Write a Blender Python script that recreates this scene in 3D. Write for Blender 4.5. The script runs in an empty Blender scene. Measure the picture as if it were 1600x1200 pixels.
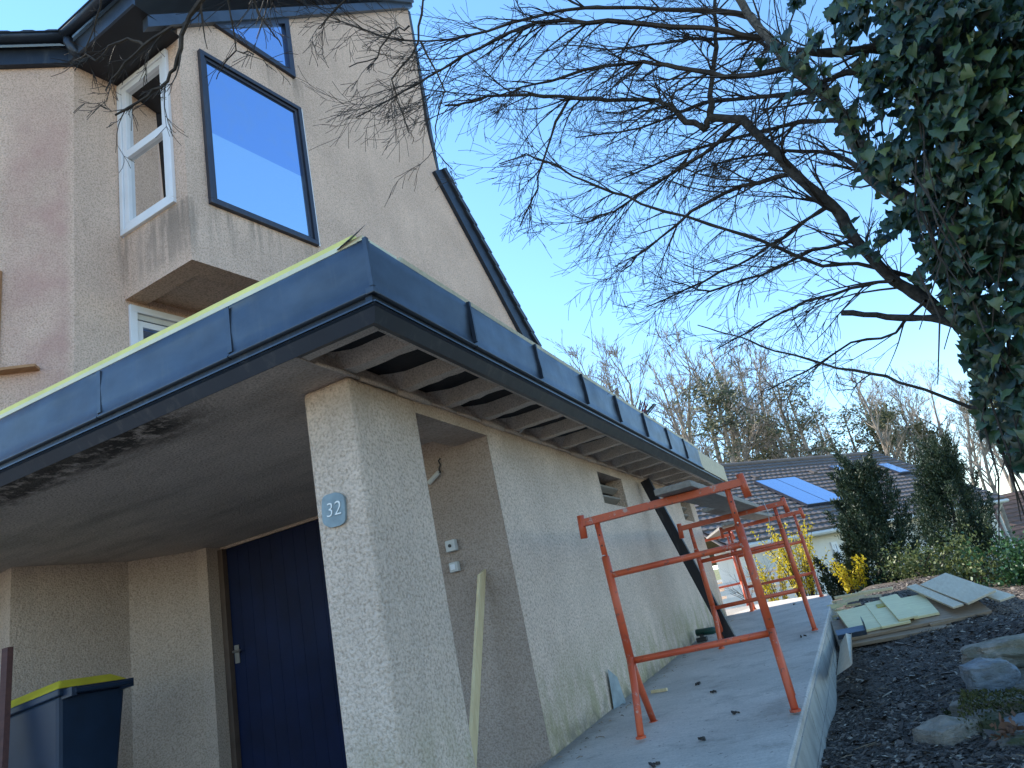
import bpy, math, random
from math import radians, sin, cos, pi
from mathutils import Vector, Matrix, noise

random.seed(7)
S = bpy.context.scene
COL = S.collection
V = Vector

# ------------------------------------------------------------------ camera
EYE = V((0, 0, 1.6))
YAW, PITCH, ROLL, FPX = radians(22.5666), radians(19.2), radians(-12.4303), 1117.3
FW = V((-sin(YAW) * cos(PITCH), cos(YAW) * cos(PITCH), sin(PITCH)))
_r = V((cos(YAW), sin(YAW), 0)); _u = _r.cross(FW)
RT = _r * cos(ROLL) + _u * sin(ROLL)
UP = _u * cos(ROLL) - _r * sin(ROLL)
cam = bpy.data.cameras.new('camera'); cam_o = bpy.data.objects.new('camera', cam); COL.objects.link(cam_o)
cam.sensor_width = 36.0; cam.lens = FPX / 1600 * 36; cam.clip_end = 2000; cam.clip_start = 0.05
cam_o.matrix_world = Matrix(((RT.x, UP.x, -FW.x, EYE.x), (RT.y, UP.y, -FW.y, EYE.y), (RT.z, UP.z, -FW.z, EYE.z), (0, 0, 0, 1)))
S.camera = cam_o

# ------------------------------------------------------------------ sky and sun
SUN_EL, SUN_ROT = radians(41), radians(-77)
w = bpy.data.worlds.new('World'); S.world = w; w.use_nodes = True
nt = w.node_tree; bg = nt.nodes['Background']
sk = nt.nodes.new('ShaderNodeTexSky'); sk.sky_type = 'NISHITA'; sk.sun_disc = False
sk.sun_elevation = SUN_EL; sk.sun_rotation = SUN_ROT; sk.air_density = 1.0; sk.dust_density = 0.0; sk.ozone_density = 2.2
hs = nt.nodes.new('ShaderNodeHueSaturation'); hs.inputs['Saturation'].default_value = 1.13; hs.inputs['Hue'].default_value = .495
nt.links.new(sk.outputs[0], hs.inputs['Color']); nt.links.new(hs.outputs[0], bg.inputs[0]); bg.inputs[1].default_value = 0.14
sl = bpy.data.lights.new('sun', 'SUN'); sl.energy = 3.6; sl.angle = radians(0.5); sl.color = (1, 0.93, 0.82)
so = bpy.data.objects.new('sun', sl); COL.objects.link(so)
SDIR = V((sin(SUN_ROT) * cos(SUN_EL), cos(SUN_ROT) * cos(SUN_EL), sin(SUN_EL)))
so.rotation_euler = SDIR.to_track_quat('Z', 'Y').to_euler(); so.location = SDIR * 50
S.view_settings.view_transform = 'Standard'; S.view_settings.look = 'None'; S.view_settings.gamma = 1
S.view_settings.exposure = 1.5
S.render.engine = 'CYCLES'
S.cycles.max_bounces = 8; S.cycles.diffuse_bounces = 4

# ------------------------------------------------------------------ helpers
def ray(px, py): return RT * ((px - 800) / FPX) + UP * ((600 - py) / FPX) + FW
def dep(px, py, d): return EYE + ray(px, py) * d
def on(px, py, axis, val):
    d = ray(px, py); i = 'xyz'.index(axis); return EYE + d * ((val - EYE[i]) / d[i])
def onp(px, py, n, c):
    d = ray(px, py); return EYE + d * ((c - n.dot(EYE)) / n.dot(d))
def smooth(a, b, x):
    t = max(0, min(1, (x - a) / (b - a))); return t * t * (3 - 2 * t)
U = random.uniform

class MB:
    def __init__(s): s.v = []; s.f = []
    def add(s, vs, fs):
        k = len(s.v); s.v += [tuple(v) for v in vs]; s.f += [tuple(i + k for i in f) for f in fs]; return s
    def box(s, a, b, jit=0):
        x0, y0, z0 = a; x1, y1, z1 = b
        vs = [(x0, y0, z0), (x1, y0, z0), (x1, y1, z0), (x0, y1, z0), (x0, y0, z1), (x1, y0, z1), (x1, y1, z1), (x0, y1, z1)]
        if jit: vs = [tuple(c + U(-jit, jit) for c in v) for v in vs]
        return s.add(vs, [(0, 3, 2, 1), (4, 5, 6, 7), (0, 1, 5, 4), (1, 2, 6, 5), (2, 3, 7, 6), (3, 0, 4, 7)])
    def obox(s, c, ax, ay, az):           # oriented box: centre and three half vectors
        c, ax, ay, az = V(c), V(ax), V(ay), V(az)
        vs = [c + ax * i + ay * j + az * k for k in (-1, 1) for (i, j) in ((-1, -1), (1, -1), (1, 1), (-1, 1))]
        return s.add(vs, [(0, 3, 2, 1), (4, 5, 6, 7), (0, 1, 5, 4), (1, 2, 6, 5), (2, 3, 7, 6), (3, 0, 4, 7)])
    def beam(s, a, b, wv, hv):            # box from a to b with half vectors
        a, b = V(a), V(b); return s.obox((a + b) / 2, (b - a) / 2, wv, hv)
    def prism(s, pts, ext):
        n = len(pts); e = V(ext); vs = [V(p) for p in pts] + [V(p) + e for p in pts]
        fs = [tuple(range(n))[::-1], tuple(range(n, 2 * n))] + [(i, (i + 1) % n, n + (i + 1) % n, n + i) for i in range(n)]
        return s.add(vs, fs)
    def tube(s, pts, rad, n=8, cap=True):
        pts = [V(p) for p in pts]; m = len(pts)
        if not isinstance(rad, (list, tuple)): rad = [rad] * m
        k = len(s.v); ref = None
        for i, p in enumerate(pts):
            t = (pts[min(i + 1, m - 1)] - pts[max(i - 1, 0)])
            if t.length < 1e-9: t = V((0, 0, 1))
            t.normalize()
            if ref is None: ref = t.orthogonal()
            ref = (ref - t * ref.dot(t))
            if ref.length < 1e-6: ref = t.orthogonal()
            ref.normalize(); b = t.cross(ref)
            for j in range(n):
                a = 2 * pi * j / n; s.v.append(tuple(p + (ref * cos(a) + b * sin(a)) * rad[i]))
        for i in range(m - 1):
            for j in range(n):
                j2 = (j + 1) % n; s.f.append((k + i * n + j, k + i * n + j2, k + (i + 1) * n + j2, k + (i + 1) * n + j))
        if cap and n > 3:
            s.f.append(tuple(k + j for j in range(n))[::-1]); s.f.append(tuple(k + (m - 1) * n + j for j in range(n)))
        return s
    def build(s, name, mat, parent=None, shade=False, bevel=0, org=None, mesh_only=False):
        if parent is not None: o0 = V(parent.get('_o', (0, 0, 0)))
        elif org is not None: o0 = V(org)
        else:
            xs = [v[0] for v in s.v]; ys = [v[1] for v in s.v]; zs = [v[2] for v in s.v]
            o0 = V(((min(xs) + max(xs)) / 2, (min(ys) + max(ys)) / 2, min(zs)))
        me = bpy.data.meshes.new(name)
        me.from_pydata([(v[0] - o0.x, v[1] - o0.y, v[2] - o0.z) for v in s.v], [], s.f)
        me.materials.append(mat)
        if shade: me.polygons.foreach_set('use_smooth', [True] * len(me.polygons))
        me.update()
        if mesh_only: return me
        o = bpy.data.objects.new(name, me); COL.objects.link(o)
        if parent is not None: o.parent = parent; o['_o'] = tuple(parent['_o'])
        else: o.location = o0; o['_o'] = tuple(o0)
        if bevel:
            m = o.modifiers.new('bevel', 'BEVEL'); m.width = bevel; m.segments = 2; m.limit_method = 'ANGLE'; m.angle_limit = radians(40)
        return o

def empty(name, loc, label=None, cat=None, group=None):
    o = bpy.data.objects.new(name, None); COL.objects.link(o); o.location = loc; o['_o'] = tuple(loc); o.empty_display_size = .1
    if label: tag(o, label, cat, group)
    return o
def tag(o, label=None, cat=None, group=None, kind=None):
    if label: o['label'] = label
    if cat: o['category'] = cat
    if group: o['group'] = group
    if kind: o['kind'] = kind
    return o

# ------------------------------------------------------------------ materials
class NT:
    def __init__(s, name):
        s.m = bpy.data.materials.new(name); s.m.use_nodes = True; s.t = s.m.node_tree
        s.b = s.t.nodes['Principled BSDF']
    def n(s, typ, **k):
        nd = s.t.nodes.new(typ)
        for a, v in k.items(): setattr(nd, a, v)
        return nd
    def l(s, a, b): s.t.links.new(a, b)
    def pos(s):
        return s.n('ShaderNodeNewGeometry').outputs['Position']
    def obj(s): return s.n('ShaderNodeTexCoord').outputs['Object']
    def noise(s, vec, scale, detail=3, rough=.55, dim=None):
        nd = s.n('ShaderNodeTexNoise'); nd.inputs['Scale'].default_value = scale; nd.inputs['Detail'].default_value = detail
        nd.inputs['Roughness'].default_value = rough; s.l(vec, nd.inputs['Vector']); return nd.outputs['Fac']
    def scale(s, vec, v):
        nd = s.n('ShaderNodeMapping'); nd.inputs['Scale'].default_value = v; s.l(vec, nd.inputs['Vector']); return nd.outputs[0]
    def ramp(s, fac, a, b, ca=(0, 0, 0, 1), cb=(1, 1, 1, 1)):
        nd = s.n('ShaderNodeValToRGB'); e = nd.color_ramp.elements; e[0].position = a; e[1].position = b
        e[0].color = ca; e[1].color = cb; s.l(fac, nd.inputs[0]); return nd.outputs[0]
    def maprange(s, x, a, b, c=0., d=1.):
        nd = s.n('ShaderNodeMapRange'); nd.interpolation_type = 'SMOOTHSTEP'
        for i, v in zip((1, 2, 3, 4), (a, b, c, d)): nd.inputs[i].default_value = v
        s.l(x, nd.inputs[0]); return nd.outputs[0]
    def mix(s, fac, a, b, mode='MIX'):
        nd = s.n('ShaderNodeMix'); nd.data_type = 'RGBA'; nd.blend_type = mode
        for sock, v in ((nd.inputs[0], fac), (nd.inputs[6], a), (nd.inputs[7], b)):
            if isinstance(v, (int, float)): sock.default_value = v
            elif isinstance(v, tuple): sock.default_value = v if len(v) == 4 else v + (1,)
            else: s.l(v, sock)
        return nd.outputs[2]
    def math(s, op, a, b=0.):
        nd = s.n('ShaderNodeMath', operation=op)
        for i, v in enumerate((a, b)):
            if isinstance(v, (int, float)): nd.inputs[i].default_value = v
            else: s.l(v, nd.inputs[i])
        return nd.outputs[0]
    def dot(s, vec, d):
        nd = s.n('ShaderNodeVectorMath', operation='DOT_PRODUCT'); s.l(vec, nd.inputs[0]); nd.inputs[1].default_value = d; return nd.outputs['Value']
    def bump(s, h, strength=.5, dist=.01, prev=None):
        nd = s.n('ShaderNodeBump'); nd.inputs['Strength'].default_value = strength; nd.inputs['Distance'].default_value = dist
        s.l(h, nd.inputs['Height'])
        if prev: s.l(prev, nd.inputs['Normal'])
        return nd.outputs[0]
    def out(s, col, rough=.8, nrm=None, **k):
        for sock, v in ((s.b.inputs['Base Color'], col), (s.b.inputs['Roughness'], rough)):
            if isinstance(v, (int, float)): sock.default_value = v
            elif isinstance(v, tuple): sock.default_value = v if len(v) == 4 else v + (1,)
            else: s.l(v, sock)
        if nrm: s.l(nrm, s.b.inputs['Normal'])
        for a, v in k.items(): s.b.inputs[a.replace('_', ' ')].default_value = v
        return s.m

def simple(name, col, rough=.6, var=.25, scale=6, bump=0, bscale=60, bdist=.003, **k):
    n = NT(name); p = n.pos(); f = n.noise(p, scale, 4)
    c = n.mix(n.ramp(f, .3, .7), tuple(x * (1 - var) for x in col), tuple(min(1, x * (1 + var)) for x in col))
    nr = n.bump(n.noise(p, bscale, 3), bump, bdist) if bump else None
    return n.out(c, rough, nr, **k)

def stucco(name, col, kind=None, grain=95, dist=.011):
    n = NT(name); p = n.pos()
    g1 = n.noise(p, grain, 3, .6); g2 = n.noise(p, grain * .38, 2, .5)
    h = n.math('ADD', g1, n.math('MULTIPLY', g2, .7))
    big = n.noise(p, 1.3, 5, .6)
    c = n.mix(n.ramp(big, .3, .72), tuple(x * .86 for x in col), tuple(min(1, x * 1.1) for x in col))
    # darker tone in the hollows of the roughcast
    c = n.mix(n.ramp(g1, .34, .56, (.62, .58, .54, 1), (1, 1, 1, 1)), c, c) if False else n.mix(1.0, c, n.ramp(g1, .30, .58, (.60, .57, .53, 1), (1.04, 1.03, 1.02, 1)), 'MULTIPLY')
    vs = n.noise(n.scale(p, (2.2, 2.2, .18)), 2.0, 5, .62)      # rain streaks
    c = n.mix(n.math('MULTIPLY', n.ramp(vs, .52, .78), .35), c, tuple(x * .62 for x in col))
    if kind == 'house':
        sd = n.dot(p, (DD.x, DD.y, 0))
        q = n.math('SUBTRACT', sd, DD.dot(QC))
        m = n.math('MULTIPLY', n.maprange(n.math('ADD', q, n.math('MULTIPLY', n.noise(p, 4, 4), .12)), .05, .16), n.maprange(q, .40, .70, 1, 0))
        m = n.math('MULTIPLY', m, n.maprange(n.dot(p, (0, 0, 1)), 6.7, 7.5, 1, .25))
        m = n.math('MULTIPLY', m, n.ramp(n.noise(p, 2.2, 5), .25, .62))
        c = n.mix(n.math('MULTIPLY', m, .6), c, (.45, .25, .22))
        zz = n.dot(p, (0, 0, 1)); hs_ = n.math('SUBTRACT', n.dot(p, (HY.x, HY.y, 0)), HY.dot(V((-4.42, 4.04, 0))))
        run = n.noise(n.scale(p, (7, 7, .55)), 1.7, 4, .6)
        for z_a, z_b, s_a, s_b in ((5.30, 5.97, -.22, 1.75), (7.75, 8.32, .95, 1.75)):
            k_ = n.math('MULTIPLY', n.maprange(zz, z_a, z_b - .05), n.maprange(zz, z_b - .02, z_b, 1, 0))
            k_ = n.math('MULTIPLY', k_, n.math('MULTIPLY', n.maprange(hs_, s_a, s_a + .15), n.maprange(hs_, s_b - .15, s_b, 1, 0)))
            k_ = n.math('MULTIPLY', k_, n.ramp(run, .46, .66))
            c = n.mix(n.math('MULTIPLY', k_, .5), c, (.15, .125, .10))
        k_ = n.math('MULTIPLY', n.maprange(n.math('ABSOLUTE', n.math('ADD', hs_, .02)), .02, .13, 1, 0), n.math('MULTIPLY', n.maprange(zz, 5.28, 5.5), n.maprange(zz, 5.8, 6.02, 1, 0)))
        c = n.mix(n.math('MULTIPLY', n.math('MULTIPLY', k_, n.ramp(run, .3, .6)), .45), c, (.18, .15, .125))
    if kind == 'garage':
        x, y, z = (n.dot(p, a) for a in ((1, 0, 0), (0, 1, 0), (0, 0, 1)))
        hgt = n.math('SUBTRACT', z, n.math('ADD', n.math('MULTIPLY', y, .06), .578))
        nn = n.noise(n.scale(p, (3, 3, 1.4)), 1.6, 5, .65)
        m = n.math('MULTIPLY', n.maprange(hgt, .02, .75, 1, 0), n.ramp(nn, .38, .62))
        c = n.mix(n.math('MULTIPLY', m, .8), c, (.33, .29, .15))
        m2 = n.math('MULTIPLY', n.maprange(hgt, .0, .16, 1, 0), n.ramp(n.noise(p, 7, 4), .4, .6))
        c = n.mix(n.math('MULTIPLY', m2, .7), c, (.16, .15, .12))
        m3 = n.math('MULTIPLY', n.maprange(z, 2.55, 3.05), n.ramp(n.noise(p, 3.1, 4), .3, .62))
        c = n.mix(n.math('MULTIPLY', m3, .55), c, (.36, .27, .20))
    if kind == 'ceiling':
        x, y, z = (n.dot(p, a) for a in ((1, 0, 0), (0, 1, 0), (0, 0, 1)))
        nn = n.noise(n.scale(p, (1.4, 4, 1)), 2.3, 6, .7)
        m = n.math('MULTIPLY', n.maprange(n.math('ADD', y, n.math('MULTIPLY', nn, .5)), 2.95, 3.2, 1, 0), n.maprange(x, -2.75, -3.3))
        m = n.math('MULTIPLY', m, n.ramp(n.noise(p, 9, 4, .7), .36, .5))
        c = n.mix(n.math('MULTIPLY', m, .92), c, (.03, .026, .022))
        st = n.noise(n.scale(p, (.6, 2.2, 1)), 1.4, 4, .6)
        c = n.mix(n.math('MULTIPLY', n.ramp(st, .45, .7), .5), c, (.2, .165, .13))
    nr = n.bump(h, .9, dist)
    return n.out(c, .93, nr, Specular_IOR_Level=.2)

def metal(name, col, rough=.38, metallic=.75, wear=.12):
    n = NT(name); p = n.pos(); f = n.noise(n.scale(p, (1, 1, 2)), 2.4, 5, .65)
    c = n.mix(n.ramp(f, .3, .75), tuple(x * (1 - wear) for x in col), tuple(x * (1 + wear) for x in col))
    r = n.ramp(n.noise(p, 5, 5, .7), .25, .8, (rough * .8,) * 3 + (1,), (rough * 1.25,) * 3 + (1,))
    nr = n.bump(n.noise(p, 3.5, 2), .22, .014)
    c = n.mix(n.math('MULTIPLY', n.ramp(n.noise(n.scale(p, (5, 5, .7)), 2.5, 5, .7), .55, .75), .3), c, (.16, .16, .155))
    return n.out(c, r, nr, Metallic=metallic)

def wood(name, col, dark, axis=(1, 8, 8), rough=.7):
    n = NT(name); p = n.obj(); g = n.noise(n.scale(p, axis), 4, 6, .65)
    c = n.mix(n.ramp(g, .3, .68), dark, col)
    k = n.noise(p, 1.1, 3); c = n.mix(n.math('MULTIPLY', n.ramp(k, .55, .75), .4), c, tuple(x * .6 for x in col))
    return n.out(c, rough, n.bump(g, .25, .003))

# house frame: gable wall direction is turned 9 degrees from the garage
A9 = radians(9); HN = V((cos(A9), -sin(A9), 0)); HY = V((sin(A9), cos(A9), 0))
GC, LC = -5.0, -5.94                       # plane offsets of the gable wall and of the recessed wall
QC = V((-5.45, 3.66, 0)); DD = V((-.811, -.585, 0)).normalized(); DN = V((.585, -.811, 0)).normalized()  # canted wall

M = {}
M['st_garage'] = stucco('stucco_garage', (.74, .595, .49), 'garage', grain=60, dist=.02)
M['st_house'] = stucco('stucco_house', (.71, .525, .42), 'house', grain=75)
M['st_pass_shaded'] = stucco('stucco_passage_shaded', (.45, .365, .31), None, grain=80, dist=.014)  # darker copy of the wall stucco, the passage's shade put into its colour
M['st_smooth'] = stucco('stucco_smooth', (.55, .465, .375), None, grain=60, dist=.003)
M['st_bay'] = stucco('stucco_bay', (.68, .47, .32), None, grain=60, dist=.004)
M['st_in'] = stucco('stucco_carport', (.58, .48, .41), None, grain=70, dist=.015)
M['ceil'] = stucco('stucco_ceiling', (.62, .52, .44), 'ceiling', grain=60)
M['rib'] = stucco('concrete_rib', (.64, .545, .46), None, grain=110, dist=.008)
M['deck'] = simple('bitumen_deck', (.016, .015, .016), .9, .5, 5, .5, 40, .006)
M['zinc'] = metal('painted_zinc', (.072, .092, .122), .42, .6, .22)
M['zinc_d'] = metal('painted_zinc_trim', (.03, .04, .058), .42, .5)
M['slate'] = simple('dark_roof_tile', (.035, .042, .055), .5, .35, 4, .3, 30, .004)
M['dark'] = simple('dark_soffit', (.012, .013, .018), .6, .2)
M['anth'] = metal('anthracite_frame', (.035, .04, .06), .4, .2)
M['white'] = simple('white_frame', (.72, .73, .76), .4, .06, 3)
M['yellow'] = simple('yellow_edge_board', (.80, .72, .22), .6, .12, 3, .2, 20, .004)
M['pale'] = wood('pale_edge_timber', (.62, .55, .38), (.48, .40, .26))
M['pale_y'] = simple('pale_underlay', (.72, .70, .52), .6, .08)
M['blue'] = simple('blue_door_paint', (.003, .010, .045), .6, .25, 3, Specular_IOR_Level=.25)
M['brown'] = simple('brown_door_frame', (.10, .07, .055), .6, .2)
M['steel'] = metal('bare_steel', (.4, .4, .4), .35, .9)
M['orange'] = None
M['conc'] = None

def mk_orange():
    n = NT('orange_paint'); p = n.pos(); f = n.noise(p, 22, 5, .7)
    c = n.mix(n.ramp(n.noise(p, 4, 3), .3, .7), (.52, .075, .028), (.66, .125, .045))
    c = n.mix(n.math('MULTIPLY', n.ramp(f, .59, .66), .8), c, (.13, .075, .06))
    c = n.mix(n.math('MULTIPLY', n.ramp(n.noise(p, 13, 5, .75), .60, .67), .75), c, (.42, .38, .34))
    return n.out(c, .45, n.bump(f, .15, .002))
M['orange'] = mk_orange()
def mk_conc():
    n = NT('fresh_concrete'); p = n.pos(); x, y, z = (n.dot(p, a) for a in ((1, 0, 0), (0, 1, 0), (0, 0, 1)))
    a = n.noise(p, 1.2, 6, .65); b = n.noise(n.scale(p, (2.2, 22, 1)), 3, 4, .6); d = n.noise(p, 70, 4, .7)
    c = n.mix(n.ramp(a, .3, .7), (.45, .40, .345), (.66, .585, .51))
    c = n.mix(n.math('MULTIPLY', n.ramp(b, .42, .7), .35), c, (.36, .325, .285))                      # broom marks
    c = n.mix(n.math('MULTIPLY', n.ramp(n.noise(p, 3.2, 6, .72), .52, .66), .5), c, (.27, .24, .205))  # damp patches
    c = n.mix(n.math('MULTIPLY', n.ramp(n.noise(p, 26, 3, .6), .66, .71), .8), c, (.09, .08, .068))    # crumbs and spots
    w_ = n.maprange(n.math('ADD', x, n.math('MULTIPLY', n.noise(p, 5, 5, .7), .35)), -2.0, -1.75, 1, 0)  # dirt swept to the wall foot
    c = n.mix(n.math('MULTIPLY', w_, .55), c, (.15, .13, .10))
    c = n.mix(1.0, c, n.ramp(d, .3, .62, (.80, .80, .80, 1), (1.06, 1.06, 1.06, 1)), 'MULTIPLY')
    return n.out(c, .88, n.bump(n.math('ADD', d, b), .5, .005))
M['conc'] = mk_conc()
M['block'] = simple('grey_block', (.36, .34, .30), .9, .22, 5, .6, 70, .006)
M['plank_grey'] = wood('weathered_plank', (.30, .27, .23), (.19, .165, .14), (8, 1, 8))
M['plank_new'] = wood('new_pine', (.74, .62, .38), (.60, .46, .26), (8, 8, 1))
M['board'] = wood('yellow_board', (.76, .70, .42), (.66, .58, .33), (2, 9, 9))
M['board2'] = wood('pale_board', (.66, .57, .42), (.54, .44, .30), (9, 2, 9))
M['board3'] = wood('brown_board', (.34, .25, .17), (.22, .155, .10), (2, 9, 9))
M['black_m'] = metal('black_metal', (.012, .013, .018), .4, .3)
M['bin'] = simple('bin_plastic', (.012, .028, .06), .45, .15)
M['bin_lid'] = simple('bin_lid_plastic', (.62, .52, .04), .45, .1)
M['redw'] = wood('red_brown_plank', (.11, .045, .04), (.07, .03, .03))
M['plate'] = simple('enamel_plate', (.19, .245, .27), .35, .25, 14)
M['white_p'] = simple('white_paint', (.8, .8, .78), .5, .04)
M['greyp'] = simple('grey_plastic', (.55, .55, .53), .5, .08)
M['black'] = simple('black_plastic', (.015, .015, .016), .5, .2)
M['green_p'] = simple('green_plastic', (.01, .06, .05), .4, .2)
def mk_glass(name, tint, rough=.02, mixf=.5):
    n = NT(name); p = n.pos()
    return n.out(tint, n.ramp(n.noise(p, 2.2, 5, .7), .3, .8, (rough * .5,) * 3 + (1,), (rough * 3,) * 3 + (1,)), n.bump(n.noise(p, 1.6, 2), .05, .02), Specular_IOR_Level=1.0, Metallic=mixf, Coat_Weight=1.0, Coat_Roughness=.01)
M['glass_sky'] = mk_glass('reflective_glass', (.34, .52, .86), .015, .9)
M['glass_film'] = mk_glass('frosted_film_glass', (.60, .78, .97), .04, .9)
def mk_clear(name):
    n = NT(name); t = n.t
    gl = n.n('ShaderNodeBsdfGlossy'); gl.inputs['Roughness'].default_value = .01
    tr = n.n('ShaderNodeBsdfTransparent'); tr.inputs[0].default_value = (.8, .82, .82, 1)
    fr = n.n('ShaderNodeFresnel'); fr.inputs[0].default_value = 1.33
    mx = n.n('ShaderNodeMixShader'); n.l(fr.outputs[0], mx.inputs[0]); n.l(tr.outputs[0], mx.inputs[1]); n.l(gl.outputs[0], mx.inputs[2])
    n.l(mx.outputs[0], t.nodes['Material Output'].inputs[0]); return n.m
M['glass'] = mk_clear('clear_glass')
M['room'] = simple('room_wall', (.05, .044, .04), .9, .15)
M['wire'] = simple('grey_wire', (.4, .4, .4), .4, .1)

# ------------------------------------------------------------------ terrain
def zt(x, y):
    b = .50 + .10 * smooth(1, 6, y) + .37 * smooth(6.2, 10.2, y)
    b += .05 * smooth(10, 14, y)
    b += .12 * smooth(8.4, 9.9, y) * smooth(-.6, -.2, x) * (1 - smooth(.9, 1.5, x))
    b -= 1.15 * smooth(15.5, 24, y)
    b += .24 * smooth(.45, 1.1, x) * smooth(2.2, 4.0, y) * (1 - smooth(7.2, 9.0, y))
    b -= .26 * smooth(.75, 1.7, x) * smooth(6.5, 9.0, y) * (1 - smooth(14, 18, y))
    if x < -1.0 and y < 12.2:
        b = b + (.42 - b) * smooth(-1.0, -2.0, x) * (1 - smooth(11.6, 12.2, y))
    b += 5.0 * smooth(45, 110, y)
    b += .05 * noise.noise(V((x * .9, y * .9, 3))) + .018 * noise.noise(V((x * 4, y * 4, 9)))
    return b
def axis_pts(parts):
    r = []
    for a, b, st in parts:
        k = int(round((b - a) / st)); r += [a + (b - a) * i / k for i in range(k)]
    return r + [parts[-1][1]]
gx = axis_pts([(-400, -60, 40), (-60, -12, 6), (-12, -1, .8), (-1, 4, .09), (4, 12, .8), (12, 60, 6), (60, 400, 40)])
gy = axis_pts([(-60, -4, 8), (-4, 3, .5), (3, 15, .12), (15, 30, .7), (30, 120, 6), (120, 900, 60)])
gm = MB(); nx = len(gx)
for y in gy:
    for x in gx: gm.v.append((x, y, zt(x, y)))
for j in range(len(gy) - 1):
    for i in range(nx - 1):
        a = j * nx + i; gm.f.append((a, a + 1, a + nx + 1, a + nx))
def mk_ground():
    n = NT('mulch_ground'); p = n.pos(); y = n.dot(p, (0, 1, 0))
    f = n.noise(n.scale(p, (1, 1, 1)), 34, 5, .7); g = n.noise(p, 1.1, 4)
    c = n.mix(n.ramp(f, .35, .68), (.03, .024, .02), (.17, .135, .105))
    c = n.mix(n.math('MULTIPLY', n.ramp(g, .45, .7), .55), c, (.075, .05, .034))
    gr = n.mix(n.ramp(n.noise(p, 3, 5), .3, .7), (.10, .13, .045), (.24, .22, .11))
    c = n.mix(n.maprange(y, 15.5, 19), c, gr)
    return n.out(c, .95, n.bump(f, .9, .03))
M['ground'] = mk_ground()
g = gm.build('ground', M['ground'], shade=True, org=(0, 0, 0)); tag(g, kind='structure')

def chip_mesh():
    mb = MB(); n = 0
    while n < 26000:
        y = 3.4 + (U(0, 1) ** 1.6) * 10.5; x = U(-.62, .2 + .22 * y)
        z = zt(x, y)
        L = U(.006, .024) * (1 if U(0, 1) < .93 else 2.4); wd = L * U(.25, .6); a = U(0, 2 * pi); t = U(-.5, .5); t2 = U(-.35, .35)
        ax = V((cos(a), sin(a), t)) * L; ay = V((-sin(a), cos(a), t2)) * wd
        c = V((x, y, z + U(.002, .014)))
        mb.add([c - ax - ay, c + ax - ay * .6, c + ax * .9 + ay, c - ax * .8 + ay * .7, c + V((0, 0, .006))], [(0, 1, 4), (1, 2, 4), (2, 3, 4), (3, 0, 4)])
        n += 1
    return mb
def mk_chip():
    n = NT('bark_chip'); g = n.n('ShaderNodeNewGeometry'); r = g.outputs['Random Per Island']
    cr = n.n('ShaderNodeValToRGB'); n.l(r, cr.inputs[0]); e = cr.color_ramp.elements
    e[0].position = 0; e[0].color = (.022, .017, .014, 1); e[1].position = 1; e[1].color = (.42, .36, .28, 1)
    for pp, cc in ((.45, (.07, .054, .043, 1)), (.80, (.13, .10, .08, 1)), (.93, (.24, .195, .155, 1))):
        k = cr.color_ramp.elements.new(pp); k.color = cc
    return n.out(cr.outputs[0], .9)
M['chip'] = mk_chip()
o = chip_mesh().build('bark_mulch', M['chip'], org=(0, 6, .6)); tag(o, 'dark loose bark mulch chips covering the path beside the concrete ramp', 'mulch', kind='stuff')

# ------------------------------------------------------------------ concrete ramp
XW, XF, YF, XE = -2.17, -1.64, 2.535, -.635
def zr(y): return min(.846 + .06 * (y - 4.47), 1.262)
edge = [(XE - .0, 3.2 + .25 * i) for i in range(30)]
edge += [(-.64, 10.7), (-.67, 11.2), (-.74, 11.7), (-.88, 12.2), (-1.1, 12.8), (-1.45, 13.5), (-1.9, 14.3), (-2.5, 15.1), (-3.3, 16.0), (-4.3, 16.9), (-5.4, 17.6)]
ramp = MB()
L = [(XW + .002, y) if y < 11.44 else (XW - (y - 11.44) * .9, y) for (_, y) in edge]
k = len(edge)
for (x, y), (lx, ly) in zip(edge, L):
    if y > 11.44: lx = min(lx, -6.0); ly = max(11.46, y - 3)
    ramp.v += [(x, y, zr(y)), (x - .012, y, zr(y) + .008), (lx, ly, zr(ly) + .008)]
for i in range(k - 1):
    a, b = 3 * i, 3 * (i + 1); ramp.f += [(a, b, b + 1, a + 1), (a + 1, b + 1, b + 2, a + 2)]
for i in range(k - 1):   # raw concrete core, behind the block facing
    (x0, y0), (x1, y1) = edge[i], edge[i + 1]
    c = len(ramp.v); ramp.v += [(x0, y0, zr(y0)), (x1, y1, zr(y1)), (x1 - (.02 if i < 29 else 0), y1, .3), (x0 - (.02 if i < 29 else 0), y0, .3)]; ramp.f.append((c, c + 3, c + 2, c + 1))
rp = ramp.build('concrete_ramp', M['conc'], org=(-1.4, 7, .8)); tag(rp, kind='structure')
yb = 3.3; course = 0
for course in range(2):
    y = 3.2 + (0 if course == 0 else .3)
    while y < 10.2:
        y2 = min(y + .60, 10.45)
        top0 = zr(y) - .035 - .205 * course; top1 = zr(y2 - .012) - .035 - .205 * course
        b = MB(); x1 = XE + .004 + U(0, .004)
        b.add([(x1 - .03, y + .006, top0), (x1, y + .006, top0), (x1, y2 - .006, top1), (x1 - .03, y2 - .006, top1),
               (x1 - .03, y + .006, top0 - .195), (x1, y + .006, top0 - .195), (x1, y2 - .006, top1 - .195), (x1 - .03, y2 - .006, top1 - .195)],
              [(0, 1, 2, 3), (7, 6, 5, 4), (0, 4, 5, 1), (1, 5, 6, 2), (2, 6, 7, 3), (3, 7, 4, 0)])
        b.build('concrete_block', M['block'], rp); y = y2
# carport floor and driveway
fl = MB(); fl.box((-9, -6, .3), (XW + .0, 5.9, .75)); tag(fl.build('driveway', simple('worn_concrete', (.26, .24, .215), .92, .25, 4, .5, 60, .006)), kind='structure')

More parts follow.
